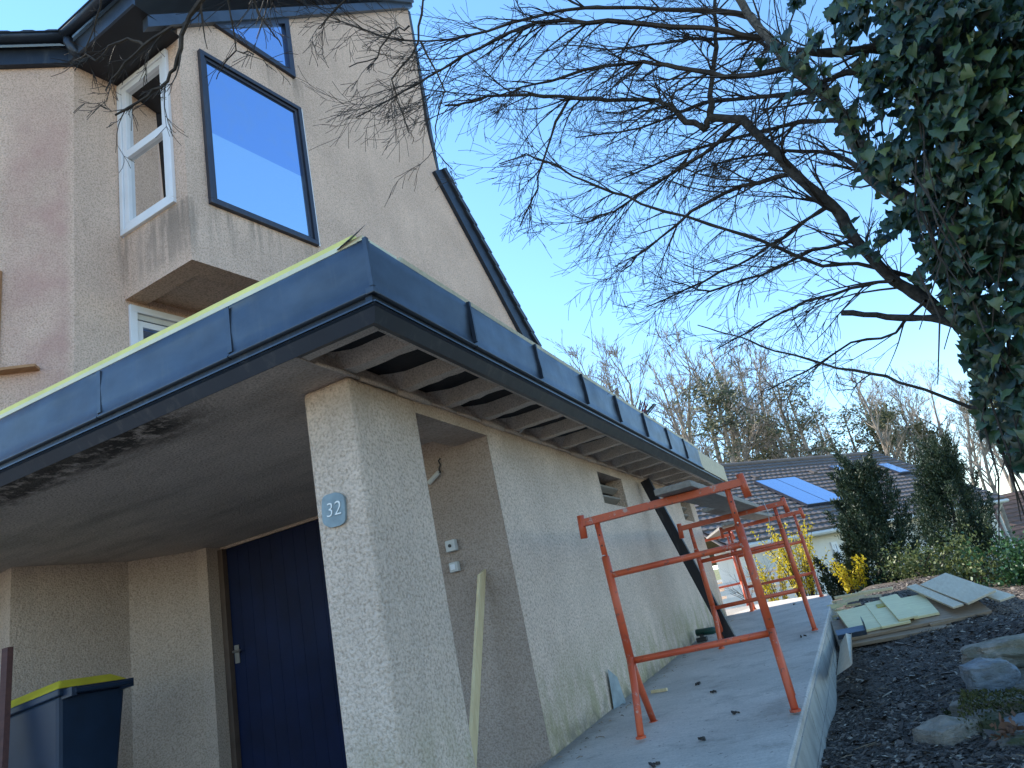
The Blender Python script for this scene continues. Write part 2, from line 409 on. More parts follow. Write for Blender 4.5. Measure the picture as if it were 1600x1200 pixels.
# ------------------------------------------------------------------ garage
G = empty('garage', (-3.5, 7, .65), 'low rendered garage with carport, flat roof and dark blue metal fascia', 'garage')
# long wall with two vent openings, seen from the ramp side
def holed(u0, v0, us, vs, holes, depth, at, mb):
    for i in range(len(us) - 1):
        for j in range(len(vs) - 1):
            a, b, c, d = us[i], us[i + 1], vs[j], vs[j + 1]
            if (i, j) in holes:
                P = [(a, c), (b, c), (b, d), (a, d)]
                for q in range(4):
                    p0, p1 = P[q], P[(q + 1) % 4]
                    mb.add([at(*p0, 0), at(*p1, 0), at(*p1, depth), at(*p0, depth)], [(0, 1, 2, 3)])
            else: mb.add([at(a, c, 0), at(b, c, 0), at(b, d, 0), at(a, d, 0)], [(0, 1, 2, 3)])
wl = MB()
YW0, YW1 = 4.54, 11.44
ys = [YW0] + [5.2, 5.9, 6.92, 7.72, 8.6, 9.6, 10.45, 11.1] + [YW1]
zs = [.5, 2.67, 3.0, 3.10]
holed(0, 0, ys, zs, {(3, 1), (7, 1)}, .2, lambda u, v, d: (XW - d, u, v), wl)
wp = MB(); wp.add([(XW - .001, YW0, .5), (XW - .001, YW0, 3.1), (-3.3, YW0, 3.1), (-3.3, YW0, .5)], [(0, 1, 2, 3)]); wp.build('passage_wall', M['st_pass_shaded'], G)
wl.add([(-3.3, YW0, .5), (-3.3, YW0, 3.1), (-3.3, 5.5, 3.1), (-3.3, 5.5, .5)], [(0, 1, 2, 3)])
wl.add([(XW, YW1, .5), (-6.5, YW1, .5), (-6.5, YW1, 3.1), (XW, YW1, 3.1)], [(0, 1, 2, 3)])
wl.build('wall', M['st_garage'], G)
for (y0, y1) in ((6.92, 7.72), (10.45, 11.1)):
    v = MB().box((XW - .24, y0 - .05, 2.6), (XW - .19, y1 + .05, 3.06)).build('vent_back', M['dark'], G)
    for i, z in enumerate((2.76, 2.87)):
        MB().beam((XW - .1, y0 + .002, z), (XW - .1, y1 - .002, z + .01), V((.035, 0, .02)), V((-.006, 0, .012))).build('vent_bar', M['plank_grey'], v)
# corner pillar
pl = MB(); nz = 10
pl.box((-2.492, 2.98, .5), (XW, 3.63, 3.098))
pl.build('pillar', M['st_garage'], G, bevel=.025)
MB().box((-2.46, 3.60, 3.005), (XW + .0015, 4.545, 3.0985)).build('lintel', M['st_garage'], G)
# carport walls
cw = MB()
cp = [(-6.75, 3.95), (-6.54, 4.94), (-6.07, 5.36)]
for (a, b) in zip(cp, cp[1:]): cw.add([(a[0], a[1], .5), (a[0], a[1], 3.099), (b[0], b[1], 3.099), (b[0], b[1], .5)], [(0, 1, 2, 3)])
cw.add([(-6.07, 5.36, .5), (-6.07, 5.36, 3.099), (-5.93, 5.36, 3.099), (-5.93, 5.36, .5)], [(0, 1, 2, 3)])
cw.add([(-5.93, 5.36, .5), (-5.93, 5.36, 3.099), (-5.93, 5.56, 3.099), (-5.93, 5.56, .5)], [(0, 1, 2, 3)])
cw.add([(-5.93, 5.54, 3.07), (-5.93, 5.54, 3.099), (-3.3, 5.54, 3.099), (-3.3, 5.54, 3.07)], [(0, 1, 2, 3)])
cw.add([(-6.75, 3.95, .5), (-6.75, 3.95, 3.099), (-8.5, 4.3, 3.099), (-8.5, 4.3, .5)], [(0, 1, 2, 3)])
cw.add([(-9, 2.6, .5), (-9, 2.6, 3.099), (-9, 5, 3.099), (-9, 5, .5)], [(0, 1, 2, 3)])
cw.build('carport_wall', M['st_in'], G)
dr = MB(); dr.box((-5.86, 5.56, .76), (-3.31, 5.60, 3.068))
door = dr.build('garage_door', M['blue'], G)
door['label'] = 'dark blue vertical board garage door'
for i in range(1, 17):
    x = -5.86 + 2.55 * i / 17
    MB().box((-5.86 + 2.55 * (i - 1) / 17 + .0015, 5.555, .77), (x - .0015, 5.562, 3.064)).build('door_board', M['blue'], door)
MB().box((-5.928, 5.50, .66), (-5.862, 5.57, 3.068)).build('door_frame', M['brown'], G)
hd = MB(); hd.tube([(-5.80, 5.55, 2.04), (-5.80, 5.49, 2.04), (-5.80, 5.49, 2.04), (-5.70, 5.49, 2.04)], .011, 8); hd.box((-5.83, 5.54, 1.93), (-5.77, 5.549, 2.10))
hd.build('door_handle', M['steel'], door)
# roof slab: flat ceiling of the carport, and the deck behind the ribs of the overhang
sl_ = MB(); sl_.box((-9, YF + .05, 3.10), (XW, 11.44, 3.16)); sl_.build('ceiling', M['ceil'], G)
MB().box((XW - .04, YF + .055, 3.204), (XF - .03, 11.95, 3.355)).build('overhang_deck', M['deck'], G)
MB().box((-9, YF + .06, 3.36), (XF - .03, 12.0, 3.42)).build('roof_deck', M['deck'], G)
MB().box((XW - .12, YF + .06, 3.161), (XW - .045, 11.9, 3.359)).build('roof_upstand', M['rib'], G)
# overhang ribs
def rib_mesh(y1, x0, x1):
    mb = MB(); n = 7; wob = lambda: U(-.006, .006)
    for i in range(n + 1):
        x = x0 + (x1 - x0) * i / n
        fl_ = .10 * (1 - smooth(0, .25, (i / n)))          # cement fillet at the wall side
        mb.v += [(x, y1 + wob(), 3.115 + wob()), (x, y1 - .085 + wob() - fl_ * .3, 3.113 + wob()), (x, y1 - .115 + wob() - fl_, 3.208), (x, y1 + .015 + fl_ * .6, 3.208)]
    for i in range(n):
        for j in range(4):
            a, b = i * 4 + j, i * 4 + (j + 1) % 4; mb.f.append((a, b, b + 4, a + 4))
    mb.f += [(3, 2, 1, 0), tuple(4 * n + j for j in range(4))]
    return mb
for i in range(18):
    rib_mesh(3.03 + .51 * i, XW - .045, XF - .082).build('ceiling_rib', M['rib'], G, shade=False)
MB().box((XW - .04, YF + .08, 3.108), (XF - .082, YF + .14, 3.227), .003).build('edge_beam', M['rib'], G)
MB().box((XF - .115, YF + .145, 3.122), (XF - .083, 11.95, 3.227)).build('edge_beam', M['rib'], G)
# cement mass over the pillar top
cm = MB()
for i in range(26):
    y = 2.72 + i * .35; hh = U(.012, .03)
    cm.tube([(XW + .01, y, 3.10), (XW + .012, y + .18, 3.105), (XW + .01, y + .36, 3.10)], [hh * .7, hh, hh * .7], 7)
cm.build('cement_fillet', M['rib'], G, shade=True)

# fascia: bent zinc panels, slightly oil-canned, with folded seams
def panel(p0, p1, nrm, z0, z1, seed):
    """sheet from p0 to p1 (xy), outward normal nrm"""
    mb = MB(); p0, p1 = V(p0), V(p1); L_ = (p1 - p0).length; nu = max(4, int(L_ / .07)); nv = 5
    prof = []
    for j in range(nv + 1):
        t = j / nv; prof.append((.0, z0 + .03 + (z1 - z0 - .03) * t))
    prof = [(-.012, z0 - .004), (.014, z0), (.016, z0 + .008), (.0, z0 + .026)] + prof[1:] + [(-.004, z1 + .006), (-.05, z1 + .012)]
    for i in range(nu + 1):
        t = i / nu; b = p0 + (p1 - p0) * t
        for q, (o_, z) in enumerate(prof):
            d = o_
            if 3 < q < len(prof) - 2:
                d += .011 * noise.noise(V((t * 2.2 + seed * 7.3, z * 6, seed))) + 0.006 * noise.noise(V((t * 6 + seed, z * 14, seed + 3)))
            zz = z + .004 * noise.noise(V((t * 3, seed, 5))) * (1 if q > 3 else .2)
            mb.v.append((b.x + nrm.x * d, b.y + nrm.y * d, zz))
    m = len(prof)
    for i in range(nu):
        for q in range(m - 1):
            a = i * m + q; mb.f.append((a, a + 1, a + m + 1, a + m))
    return mb
Z0, Z1 = 3.222, 3.512
joints = [YF, 3.52, 4.486, 5.426, 6.314, 7.229, 8.197, 9.064, 10.019]
NX = V((1, 0, 0)); NYm = V((0, -1, 0))
for i, (a, b) in enumerate(zip(joints, joints[1:])):
    pn = panel((XF, a + .004, 0), (XF, b - .004, 0), NX, Z0, Z1, i + 1.3).build('fascia_panel', M['zinc'], G, shade=True)
    if i:
        sm = MB(); wv = [(XF + .008 + U(0, .006), a + U(-.006, .006), z) for z in (Z0 + .03, Z0 + .1, Z0 + .19, Z1 + .004)]
        for q in range(3): sm.beam(wv[q], wv[q + 1], V((.012, 0, 0)), V((0, .009, 0)))
        sm.build('seam', M['zinc_d'], pn)
fx = [XF] + [on(354, 489, 'y', YF).x, on(154, 594, 'y', YF).x, -5.6, -6.9, -8.2]
for i, (a, b) in enumerate(zip(fx, fx[1:])):
    pn = panel((a - .003, YF, 0), (b + .003, YF, 0), NYm, Z0, Z1, i + 20.7).build('fascia_panel', M['zinc'], G, shade=True)
    if i: MB().box((a - .010, YF - .005 - .002, Z0 + .03), (a + .022, YF - .001, Z1 - .003)).build('seam_strip', M['zinc'], pn)
MB().beam((XF + .008, YF - .008, Z0 + .03), (XF + .006, YF - .006, Z1 + .004), V((.011, 0, 0)), V((0, .011, 0))).build('corner_seam', M['zinc'], G)
MB().box((XF - .03, YF - .017, Z0 - .004), (XF + .017, YF + .03, Z0 + .034)).build('corner_cap', M['zinc'], G, bevel=.006)
# lower drip trim (two steps)
lt = MB(); lt.box((XF - .05, YF + .002, 3.165), (XF - .012, 11.3, Z0 - .002)); lt.box((-8.2, YF + .012, 3.165), (XF - .052, YF + .05, Z0 - .002))
lt.build('drip_trim', M['zinc_d'], G)
l2 = MB()
dp = [(.0, 3.176), (.006, 3.168), (-.006, 3.160), (-.045, 3.100), (-.075, 3.103), (-.06, 3.17)]
for q, seg in enumerate((((XF, 11.45), (XF, YF)), ((XF, YF), (-8.2, YF)))):
    for (x_, y_) in seg:
        for o_, z_ in dp:
            ox = o_ if (q == 0 or x_ == XF) else 0; oy = -o_ if (q == 1 or y_ == YF) else 0
            l2.v.append((x_ + ox, y_ + oy, z_))
    k0 = len(l2.v) - 12
    for j in range(6): l2.f.append((k0 + j, k0 + (j + 1) % 6, k0 + 6 + (j + 1) % 6, k0 + 6 + j))
l2.build('drip_edge', M['zinc_d'], G)
MB().beam((XF + .004, YF - .004, 3.180), (XF + .004, 11.4, 3.180), V((.006, 0, 0)), V((0, 0, .004))).build('drip_bead', M['zinc'], G)
MB().beam((XF - .004, YF - .004, 3.180), (-8.2, YF - .004, 3.180), V((0, .006, 0)), V((0, 0, .004))).build('drip_bead', M['zinc'], G)
bk = MB(); bk.box((XF - .06, 10.03, 3.235), (XF - .008, 12.0, 3.50)); bk.build('bare_fascia_board', M['pale'], G)
MB().box((XF - .10, YF + .05, 3.421), (XF - .02, 10.0, 3.50)).build('roof_kerb', M['deck'], G)
MB().box((-8.4, YF + .05, 3.421), (XF - .11, YF + .13, 3.505)).build('roof_kerb', M['deck'], G)
# yellow edge board and pale underlay strip on top
eb = MB()
ne = 40
for i in range(ne + 1):
    x = -8.2 + (XF - .10 + 8.2) * i / ne; w1_, w2_ = .006 * noise.noise(V((x * 2.1, 1, 0))), .008 * noise.noise(V((x * 1.7, 5, 0)))
    eb.v += [(x, YF + .024, 3.556 + w1_), (x, YF + .030, 3.592 + w2_), (x, YF + .055, 3.612 + w2_), (x, YF + .11, 3.612), (x, YF + .11, 3.54)]
for i in range(ne):
    for j in range(5):
        p_, q_ = i * 5 + j, i * 5 + (j + 1) % 5; eb.f.append((p_, q_, q_ + 5, p_ + 5))
eb.f += [(4, 3, 2, 1, 0), tuple(5 * ne + j for j in range(5))]
eb.build('yellow_edge_board', M['yellow'], G)
MB().box((-8.2, YF + .012, 3.528), (XF - .02, YF + .30, 3.553)).build('underlay_strip', M['pale_y'], G)
rs = MB(); rs.box((XF - .10, YF + .33, 3.53), (XF - .012, 10.2, 3.562)); rs.build('timber_batten', M['pale'], G)
fp = MB(); fp.add([(XF - .18, YF + .02, 3.55), (XF + .05, YF - .035, 3.565), (XF - .16, YF + .06, 3.572), (XF - .17, YF + .0, 3.53)], [(0, 1, 2), (3, 1, 0), (3, 2, 1), (0, 2, 3)])
fp.build('loose_flashing', M['zinc_d'], G)
# bundle of reddish rods lying on the roof
rb0 = on(1000, 646, 'x', -2.0); e = empty('rod_bundle', rb0, 'bundle of thin red and black rods sticking up above the flat roof', 'rods')
M['rod'] = simple('red_rod', (.20, .035, .03), .5, .3)
for i in range(9):
    q_ = rb0 + V((U(-.05, .05), U(-.1, .1), -.08)); MB().tube([q_, q_ + V((U(.0, .28), U(-.1, .3), U(.16, .34)))], .009, 6).build('rod', M['rod'] if i % 2 else M['black'], e)

# things on the pillar and in the passage
pt = empty('house_number_plate', (-2.36, 2.975, 2.32), 'blue slate-shaped plate reading 32 on the corner pillar', 'sign')
def superell(cx, cz, a, b, y, n=32, e=3.2):
    r = []
    for i in range(n):
        t = 2 * pi * i / n; c, s_ = cos(t), sin(t)
        r.append((cx + a * abs(c) ** (2 / e) * (1 if c > 0 else -1) + .003 * sin(5 * t), y, cz + b * abs(s_) ** (2 / e) * (1 if s_ > 0 else -1) + .003 * cos(3 * t)))
    return r
MB().prism(superell(-2.362, 2.405, .076, .088, 2.962), (0, .014, 0)).build('plate', M['plate'], pt)
fc = bpy.data.curves.new('house_number', 'FONT'); fc.body = '32'; fc.size = .105; fc.extrude = .0012; fc.align_x = 'CENTER'; fc.align_y = 'CENTER'; fc.shear = .1; fc.offset = -.0012
fc.materials.append(M['white_p'])
_t = bpy.data.objects.new('text_tmp', fc); COL.objects.link(_t); bpy.context.view_layer.update()
fm = bpy.data.meshes.new_from_object(_t.evaluated_get(bpy.context.evaluated_depsgraph_get())); fm.name = 'house_number'
bpy.data.objects.remove(_t)
if not fm.materials: fm.materials.append(M['white_p'])
fo = bpy.data.objects.new('house_number', fm); COL.objects.link(fo); fo.parent = pt
fo.location = V((-2.36, 2.9595, 2.405)) - V(pt['_o']); fo.rotation_euler = (radians(90), radians(2), 0)
def sw(name, px, py, w_, label, cat):
    c = on(px, py, 'y', YW0 - .005)
    e = empty(name, (c.x, YW0 - .005, c.z - w_), label, cat)
    MB().box((c.x - w_, YW0 - .05, c.z - w_), (c.x + w_, YW0 - .004, c.z + w_)).build('housing', M['greyp'], e, bevel=.006)
    return e, c
e, c = sw('key_switch', 708, 853, .04, 'square grey key switch with dark keyhole, upper box in the passage', 'switch')
MB().tube([(c.x, YW0 - .049, c.z), (c.x, YW0 - .058, c.z)], .012, 12).build('lock_cylinder', M['black'], e)
e, c = sw('push_button', 713, 886, .034, 'small grey push button box below the key switch', 'switch')
MB().box((c.x - .02, YW0 - .058, c.z - .02), (c.x + .02, YW0 - .049, c.z + .02)).build('button', M['white'], e, bevel=.003)
c = on(678, 748, 'y', YW0 - .03); e = empty('cable_connector', c, 'white cable connector dangling on a black wire in the passage', 'connector')
MB().tube([c + V((-.05, 0, -.02)), c + V((.05, 0, .035))], .018, 10).build('connector_block', M['greyp'], e)
pts = [on(688 + d, y, 'y', YW0 - .012) for d, y in ((0, 716), (-3, 720), (0, 726), (-2, 733), (0, 738))]
pts.append(c + V((.05, 0, .03))); pts.append(c)
MB().tube(pts, .006, 6).build('wire', M['black'], e)
# stick out of the soffit
MB().tube([on(812, 676, 'x', XW + .03), on(822, 665, 'x', XW + .12)], .008, 6).build('wire_end', M['greyp'], G)

# ------------------------------------------------------------------ house
H = empty('house', (-6.5, 7, 0.0), 'tall beige rendered house with projecting bay and steep dark roof', 'house')
hp = lambda px, py: onp(px, py, HN, GC)
ZB = 5.28; PB = hp(300, 405); PB.z = 0                      # bay corner
RB = radians(3); RD = V((cos(RB), -sin(RB), 0)); RN = V((-sin(RB), -cos(RB), 0))   # return face
P0 = PB.copy()
# corner where the return face meets the recessed wall
tt = (LC - HN.dot(P0)) / HN.dot(-RD); P1 = P0 - RD * tt
def gp(s, z): return V((P0.x, P0.y, 0)) + HY * s + V((0, 0, z))     # point in the gable plane
# window rectangles in the gable plane
def sz(px, py): q = hp(px, py); return (q - V((P0.x, P0.y, 0))).dot(HY), q.z
bw = [sz(*p) for p in ((307, 80), (330, 320), (493, 383), (467, 172))]
bs0, bs1 = (bw[0][0] + bw[1][0]) / 2, (bw[2][0] + bw[3][0]) / 2; bz0, bz1 = (bw[1][1] + bw[2][1]) / 2, (bw[0][1] + bw[3][1]) / 2
tri = [sz(*p) for p in ((326, 35), (458, 122), (447, 32))]
# gable outline
top = sz(636, 10); e2 = sz(683, 268); e3 = sz(815, 515)
slope = (top[1] - 8.05) / (top[0] - 0)
gw = MB(); 
# front face pieces around the window opening (strips), reveals are hidden by the frames
zroof = lambda s: 7.98 + slope * s
def wallpts(*ps):
    ar = sum(ps[i][0] * ps[(i + 1) % len(ps)][1] - ps[(i + 1) % len(ps)][0] * ps[i][1] for i in range(len(ps)))
    gw.add([gp(s, z) for s, z in (ps if ar > 0 else ps[::-1])], [tuple(range(len(ps)))])
wallpts((0, ZB), (bs0, ZB), (bs0, zroof(bs0)), (0, zroof(0)))
wallpts((bs0, ZB), (bs1, ZB), (bs1, bz0), (bs0, bz0))
ta, tb, tc = tri            # left, bottom right, top right
wallpts((bs0, bz1), (bs1, bz1), (bs1, tb[1] - .02), (tb[0] - .0, tb[1]), ta, (bs0, ta[1] - .0)) if ta[0] > bs0 else wallpts((bs0, bz1), (bs1, bz1), (bs1, tb[1]), tb, ta)
zt_ = zroof
wallpts((bs0, ta[1]), ta, tc, (bs1, tc[1]), (bs1, zroof(bs1)), (bs0, zroof(bs0)))
if tb[0] < bs1: wallpts(tb, (bs1, tb[1] - .02), (bs1, tc[1]), tc)
wallpts((bs1, ZB), (e2[0], ZB), e2, (e2[0] - .05, e2[1] + .9), (top[0] - .05, (e2[1] + top[1]) / 2 + .5), top, (bs1, zroof(bs1)))
E3 = e3; sl2 = (E3[1] - e2[1]) / (E3[0] - e2[0])
sB = e2[0] + (3.2 - e2[1]) / sl2
wallpts((1.6, 3.2), (sB, 3.2), e2, (e2[0], ZB), (1.6, ZB))
gw.build('gable_wall', M['st_house'], H)
# return face with the white window
def rp_(t, z): return V((P0.x, P0.y, 0)) - RD * t + V((0, 0, z))
def rz(px, py):
    q = onp(px, py, RN, RN.dot(P0)); return (P0 - V((q.x, q.y, 0))).dot(RD), q.z
wt = [rz(*p) for p in ((276, 316), (193, 372), (181, 133), (250, 72))]
t0, t1 = max(.0, (wt[0][0])), min(tt - .002, wt[1][0]); wz0, wz1 = (wt[0][1] + wt[1][1]) / 2, 7.80
rw = MB()
def rq(a, b, c, d): rw.add([rp_(a, c), rp_(b, c), rp_(b, d), rp_(a, d)], [(0, 1, 2, 3)])
rq(0, t0, ZB, 8.0); rq(t0, tt, ZB, wz0); rq(t0, tt, wz1, 8.0)
if t1 < tt - .01: rq(t1, tt, wz0, wz1)
rw.build('bay_wall', M['st_house'], H)
# underside of the bay with a shallow recess
ub = MB()
def up_(t, s, z): return V((P0.x, P0.y, 0)) - RD * t + HY * s + V((0, 0, z))
a0, a1, b0, b1 = .22, tt - .02, .20, 3.2
ub.add([up_(0, 0, ZB), up_(tt, 0, ZB), up_(tt, b0, ZB), up_(0, b0, ZB)], [(0, 1, 2, 3)])
ub.add([up_(0, b0, ZB), up_(a0, b0, ZB), up_(a0, b1, ZB), up_(0, b1, ZB)], [(0, 1, 2, 3)])
ub.add([up_(a0, b0, ZB), up_(tt, b0, ZB), up_(tt, b0, ZB + .06), up_(a0, b0, ZB + .06)], [(0, 1, 2, 3)])
ub.add([up_(a0, b0, ZB), up_(a0, b0, ZB + .06), up_(a0, b1, ZB + .06), up_(a0, b1, ZB)], [(0, 1, 2, 3)])
ub.add([up_(a0, b0, ZB + .06), up_(tt, b0, ZB + .06), up_(tt, b1, ZB + .06), up_(a0, b1, ZB + .06)], [(0, 1, 2, 3)])
ub.build('bay_underside', M['st_bay'], H)
# recessed wall (parallel to the gable) and canted wall on the left
rc = MB()
C1 = V((P1.x, P1.y, 0)); CQ = QC
lw = onp(205, 510, HN, LC); ls0 = (lw - C1).dot(HY)
def lp(s, z): return C1 + HY * s + V((0, 0, z))
lz1 = 5.235
rc.add([CQ + V((0, 0, 3.2)), lp(0, 3.2), lp(0, 8.0), CQ + V((0, 0, 8.0))], [(0, 1, 2, 3)])
rc.add([lp(0, 3.2), lp(.03, 3.2), lp(.03, ZB), lp(0, ZB)], [(0, 1, 2, 3)])
rc.add([lp(1.5, 3.2), lp(4, 3.2), lp(4, ZB), lp(1.5, ZB)], [(0, 1, 2, 3)])
rc.add([lp(.03, lz1), lp(1.5, lz1), lp(1.5, ZB + .07), lp(.03, ZB + .07)], [(0, 1, 2, 3)])
rc.add([lp(-.02, 3.5) - HN * .12, lp(3, 3.5) - HN * .12, lp(3, 5.6) - HN * .12, lp(-.02, 5.6) - HN * .12], [(0, 1, 2, 3)])
rc.build('recessed_wall', M['st_house'], H)
cl = MB(); cl.add([CQ + DD * 5 + V((0, 0, 3.2)), CQ + V((0, 0, 3.2)), CQ + V((0, 0, 8.0)), CQ + DD * 5 + V((0, 0, 8.0))], [(0, 1, 2, 3)])
cl.build('canted_wall', M['st_house'], H)
# closing walls so that the mass throws its real shadow
bw_ = MB()
far = gp(top[0] - .1, 0)
bk_ = [CQ + DD * 5, CQ + DD * 5 + V((-1, 3, 0)), V((-11.5, 9.5, 0)), far + V((-6.5, 2, 0)), gp(sB, 0) + V((-6, 1, 0)), gp(sB, 0)]
for a, b in zip(bk_, bk_[1:]):
    hh = 8 if a is not bk_[4] else 3.3
    bw_.add([a + V((0, 0, .4)), b + V((0, 0, .4)), b + V((0, 0, hh)), a + V((0, 0, hh))], [(0, 1, 2, 3)])
bw_.build('rear_wall', M['st_house'], H)

# ---- windows of the house
def frame_rect(f, u0, u1, v0, v1, wd, d0, d1, mb):
    """four bars; f(u,v,d) -> point"""
    for (a, b, c, d) in ((u0, u1, v0, v0 + wd), (u0, u1, v1 - wd, v1), (u0, u0 + wd, v0 + wd, v1 - wd), (u1 - wd, u1, v0 + wd, v1 - wd)):
        P = [f(a, c, d0), f(b, c, d0), f(b, d, d0), f(a, d, d0), f(a, c, d1), f(b, c, d1), f(b, d, d1), f(a, d, d1)]
        mb.add(P, [(0, 3, 2, 1), (4, 5, 6, 7), (0, 1, 5, 4), (1, 2, 6, 5), (2, 3, 7, 6), (3, 0, 4, 7)])
fg = lambda s, z, d: gp(s, z) + HN * d
w1 = MB(); frame_rect(fg, bs0 - .01, bs1 + .01, bz0 - .01, bz1 + .01, .05, -.05, .045, w1); frame_rect(fg, bs0 + .041, bs1 - .041, bz0 + .041, bz1 - .041, .035, -.04, .022, w1)
win = w1.build('bay_window', M['anth'], H, bevel=.004); win['label'] = 'large dark framed window mirroring the blue sky'
zf = bz0 + (bz1 - bz0) * .47
MB().add([fg(bs0 + .07, zf, 0), fg(bs1 - .07, zf, 0), fg(bs1 - .07, bz1 - .07, 0), fg(bs0 + .07, bz1 - .07, 0)], [(0, 1, 2, 3)]).build('pane', M['glass_sky'], win)
MB().add([fg(bs0 + .07, bz0 + .07, .001), fg(bs1 - .07, bz0 + .07, .001), fg(bs1 - .07, zf, .001), fg(bs0 + .07, zf, .001)], [(0, 1, 2, 3)]).build('pane', M['glass_film'], win)
MB().obox(fg(bs1 + .022, (bz0 + bz1) / 2, .0), HY * .011, HN * .03, V((0, 0, (bz1 - bz0) / 2 + .01))).build('window_trim', M['white'], win)
# triangular window
def tri_in(T, k):
    import itertools
    c = V((sum(p[0] for p in T) / 3, sum(p[1] for p in T) / 3))
    per = [(V(T[i]) - V(T[(i + 1) % 3])).length for i in range(3)]
    inc = V((sum(per[(i + 1) % 3] * T[i][0] for i in range(3)) / sum(per), sum(per[(i + 1) % 3] * T[i][1] for i in range(3)) / sum(per)))
    ar = abs((T[1][0] - T[0][0]) * (T[2][1] - T[0][1]) - (T[2][0] - T[0][0]) * (T[1][1] - T[0][1])) / 2
    rin = 2 * ar / sum(per); s_ = (rin - k) / rin
    return [(inc.x + (p[0] - inc.x) * s_, inc.y + (p[1] - inc.y) * s_) for p in T]
T1_ = tri_in(tri, -.01); T2_ = tri_in(tri, .06)
tf = MB()
for i in range(3):
    j = (i + 1) % 3
    P = [fg(*T1_[i], -.04), fg(*T1_[j], -.04), fg(*T2_[j], -.04), fg(*T2_[i], -.04), fg(*T1_[i], .04), fg(*T1_[j], .04), fg(*T2_[j], .04), fg(*T2_[i], .04)]
    tf.add(P, [(0, 3, 2, 1), (4, 5, 6, 7), (0, 1, 5, 4), (2, 3, 7, 6)])
twin = tf.build('triangle_window', M['anth'], H); twin['label'] = 'small triangular dark framed window under the roof verge'
MB().add([fg(*p, .0) for p in T2_], [(0, 1, 2)]).build('pane', M['glass_sky'], twin)
# white casement in the return face
fr_ = lambda t, z, d: rp_(t, z) + RN * d
ww = MB(); frame_rect(fr_, t0, t1, wz0, wz1, .055, -.05, .035, ww)
wwin = ww.build('white_window', M['white'], H, bevel=.005); wwin['label'] = 'white two-light window beneath the dark soffit'
zm = wz0 + (wz1 - wz0) * .50
sw_ = MB(); frame_rect(fr_, t0 + .057, t1 - .057, wz0 + .057, wz1 - .057, .065, -.04, .018, sw_); sw_.build('sash', M['white'], wwin, bevel=.004)
MB().obox((fr_(t0 + .12, zm, -.01) + fr_(t1 - .12, zm, -.01)) / 2, RD * ((t1 - t0) / 2 - .123), RN * .027, V((0, 0, .045))).build('transom', M['white'], wwin, bevel=.004)
MB().add([fr_(t0 + .12, wz0 + .12, -.02), fr_(t1 - .12, wz0 + .12, -.02), fr_(t1 - .12, zm - .04, -.02), fr_(t0 + .12, zm - .04, -.02)], [(0, 1, 2, 3)]).build('pane', M['glass'], wwin)
MB().add([fr_(t0 + .12, zm + .04, -.02), fr_(t1 - .12, zm + .04, -.02), fr_(t1 - .12, wz1 - .12, -.02), fr_(t0 + .12, wz1 - .12, -.02)], [(0, 1, 2, 3)]).build('pane', M['glass'], wwin)
# plain room behind the white window
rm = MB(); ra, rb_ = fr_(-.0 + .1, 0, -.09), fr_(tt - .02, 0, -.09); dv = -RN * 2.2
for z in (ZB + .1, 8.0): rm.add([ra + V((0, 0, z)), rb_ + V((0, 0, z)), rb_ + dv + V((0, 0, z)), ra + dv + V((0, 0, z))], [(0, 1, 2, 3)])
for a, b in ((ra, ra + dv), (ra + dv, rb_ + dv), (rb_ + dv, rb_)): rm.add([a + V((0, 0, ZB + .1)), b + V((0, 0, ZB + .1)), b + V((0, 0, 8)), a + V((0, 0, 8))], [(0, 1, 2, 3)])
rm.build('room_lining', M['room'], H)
hk = MB(); hk.tube([fr_(t1 - .17, zm + .35, -.06), fr_(t1 - .21, zm + .29, -.06), fr_(t1 - .22, zm + .22, -.06), fr_(t1 - .18, zm + .16, -.06)], .008, 6); hk.build('window_cord', M['white'], wwin)
# lower window under the bay
fl2 = lambda s, z, d: lp(s, z) + HN * d
lw_ = MB(); frame_rect(fl2, .032, 1.498, 3.9, lz1, .07, -.06, .03, lw_); lwin = lw_.build('lower_window', M['white'], H, bevel=.004)
lwin['label'] = 'white window tucked under the bay'
ls = MB(); frame_rect(fl2, .104, 1.43, 3.97, lz1 - .14, .06, -.05, .0, ls); ls.build('sash', M['white'], lwin)
MB().obox((fl2(.104, lz1 - .10, -.01) + fl2(1.426, lz1 - .10, -.01)) / 2, HY * .66, HN * .012, V((0, 0, .028))).build('blind_box', M['greyp'], lwin)
MB().add([fl2(.16, 4.02, -.03), fl2(1.37, 4.02, -.03), fl2(1.37, lz1 - .2, -.03), fl2(.16, lz1 - .2, -.03)], [(0, 1, 2, 3)]).build('pane', M['glass_sky'], lwin)
MB().add([fl2(.1, 3.95, -.07), fl2(1.43, 3.95, -.07), fl2(1.43, lz1, -.07), fl2(.1, lz1, -.07)], [(0, 1, 2, 3)]).build('blind', M['dark'], lwin)
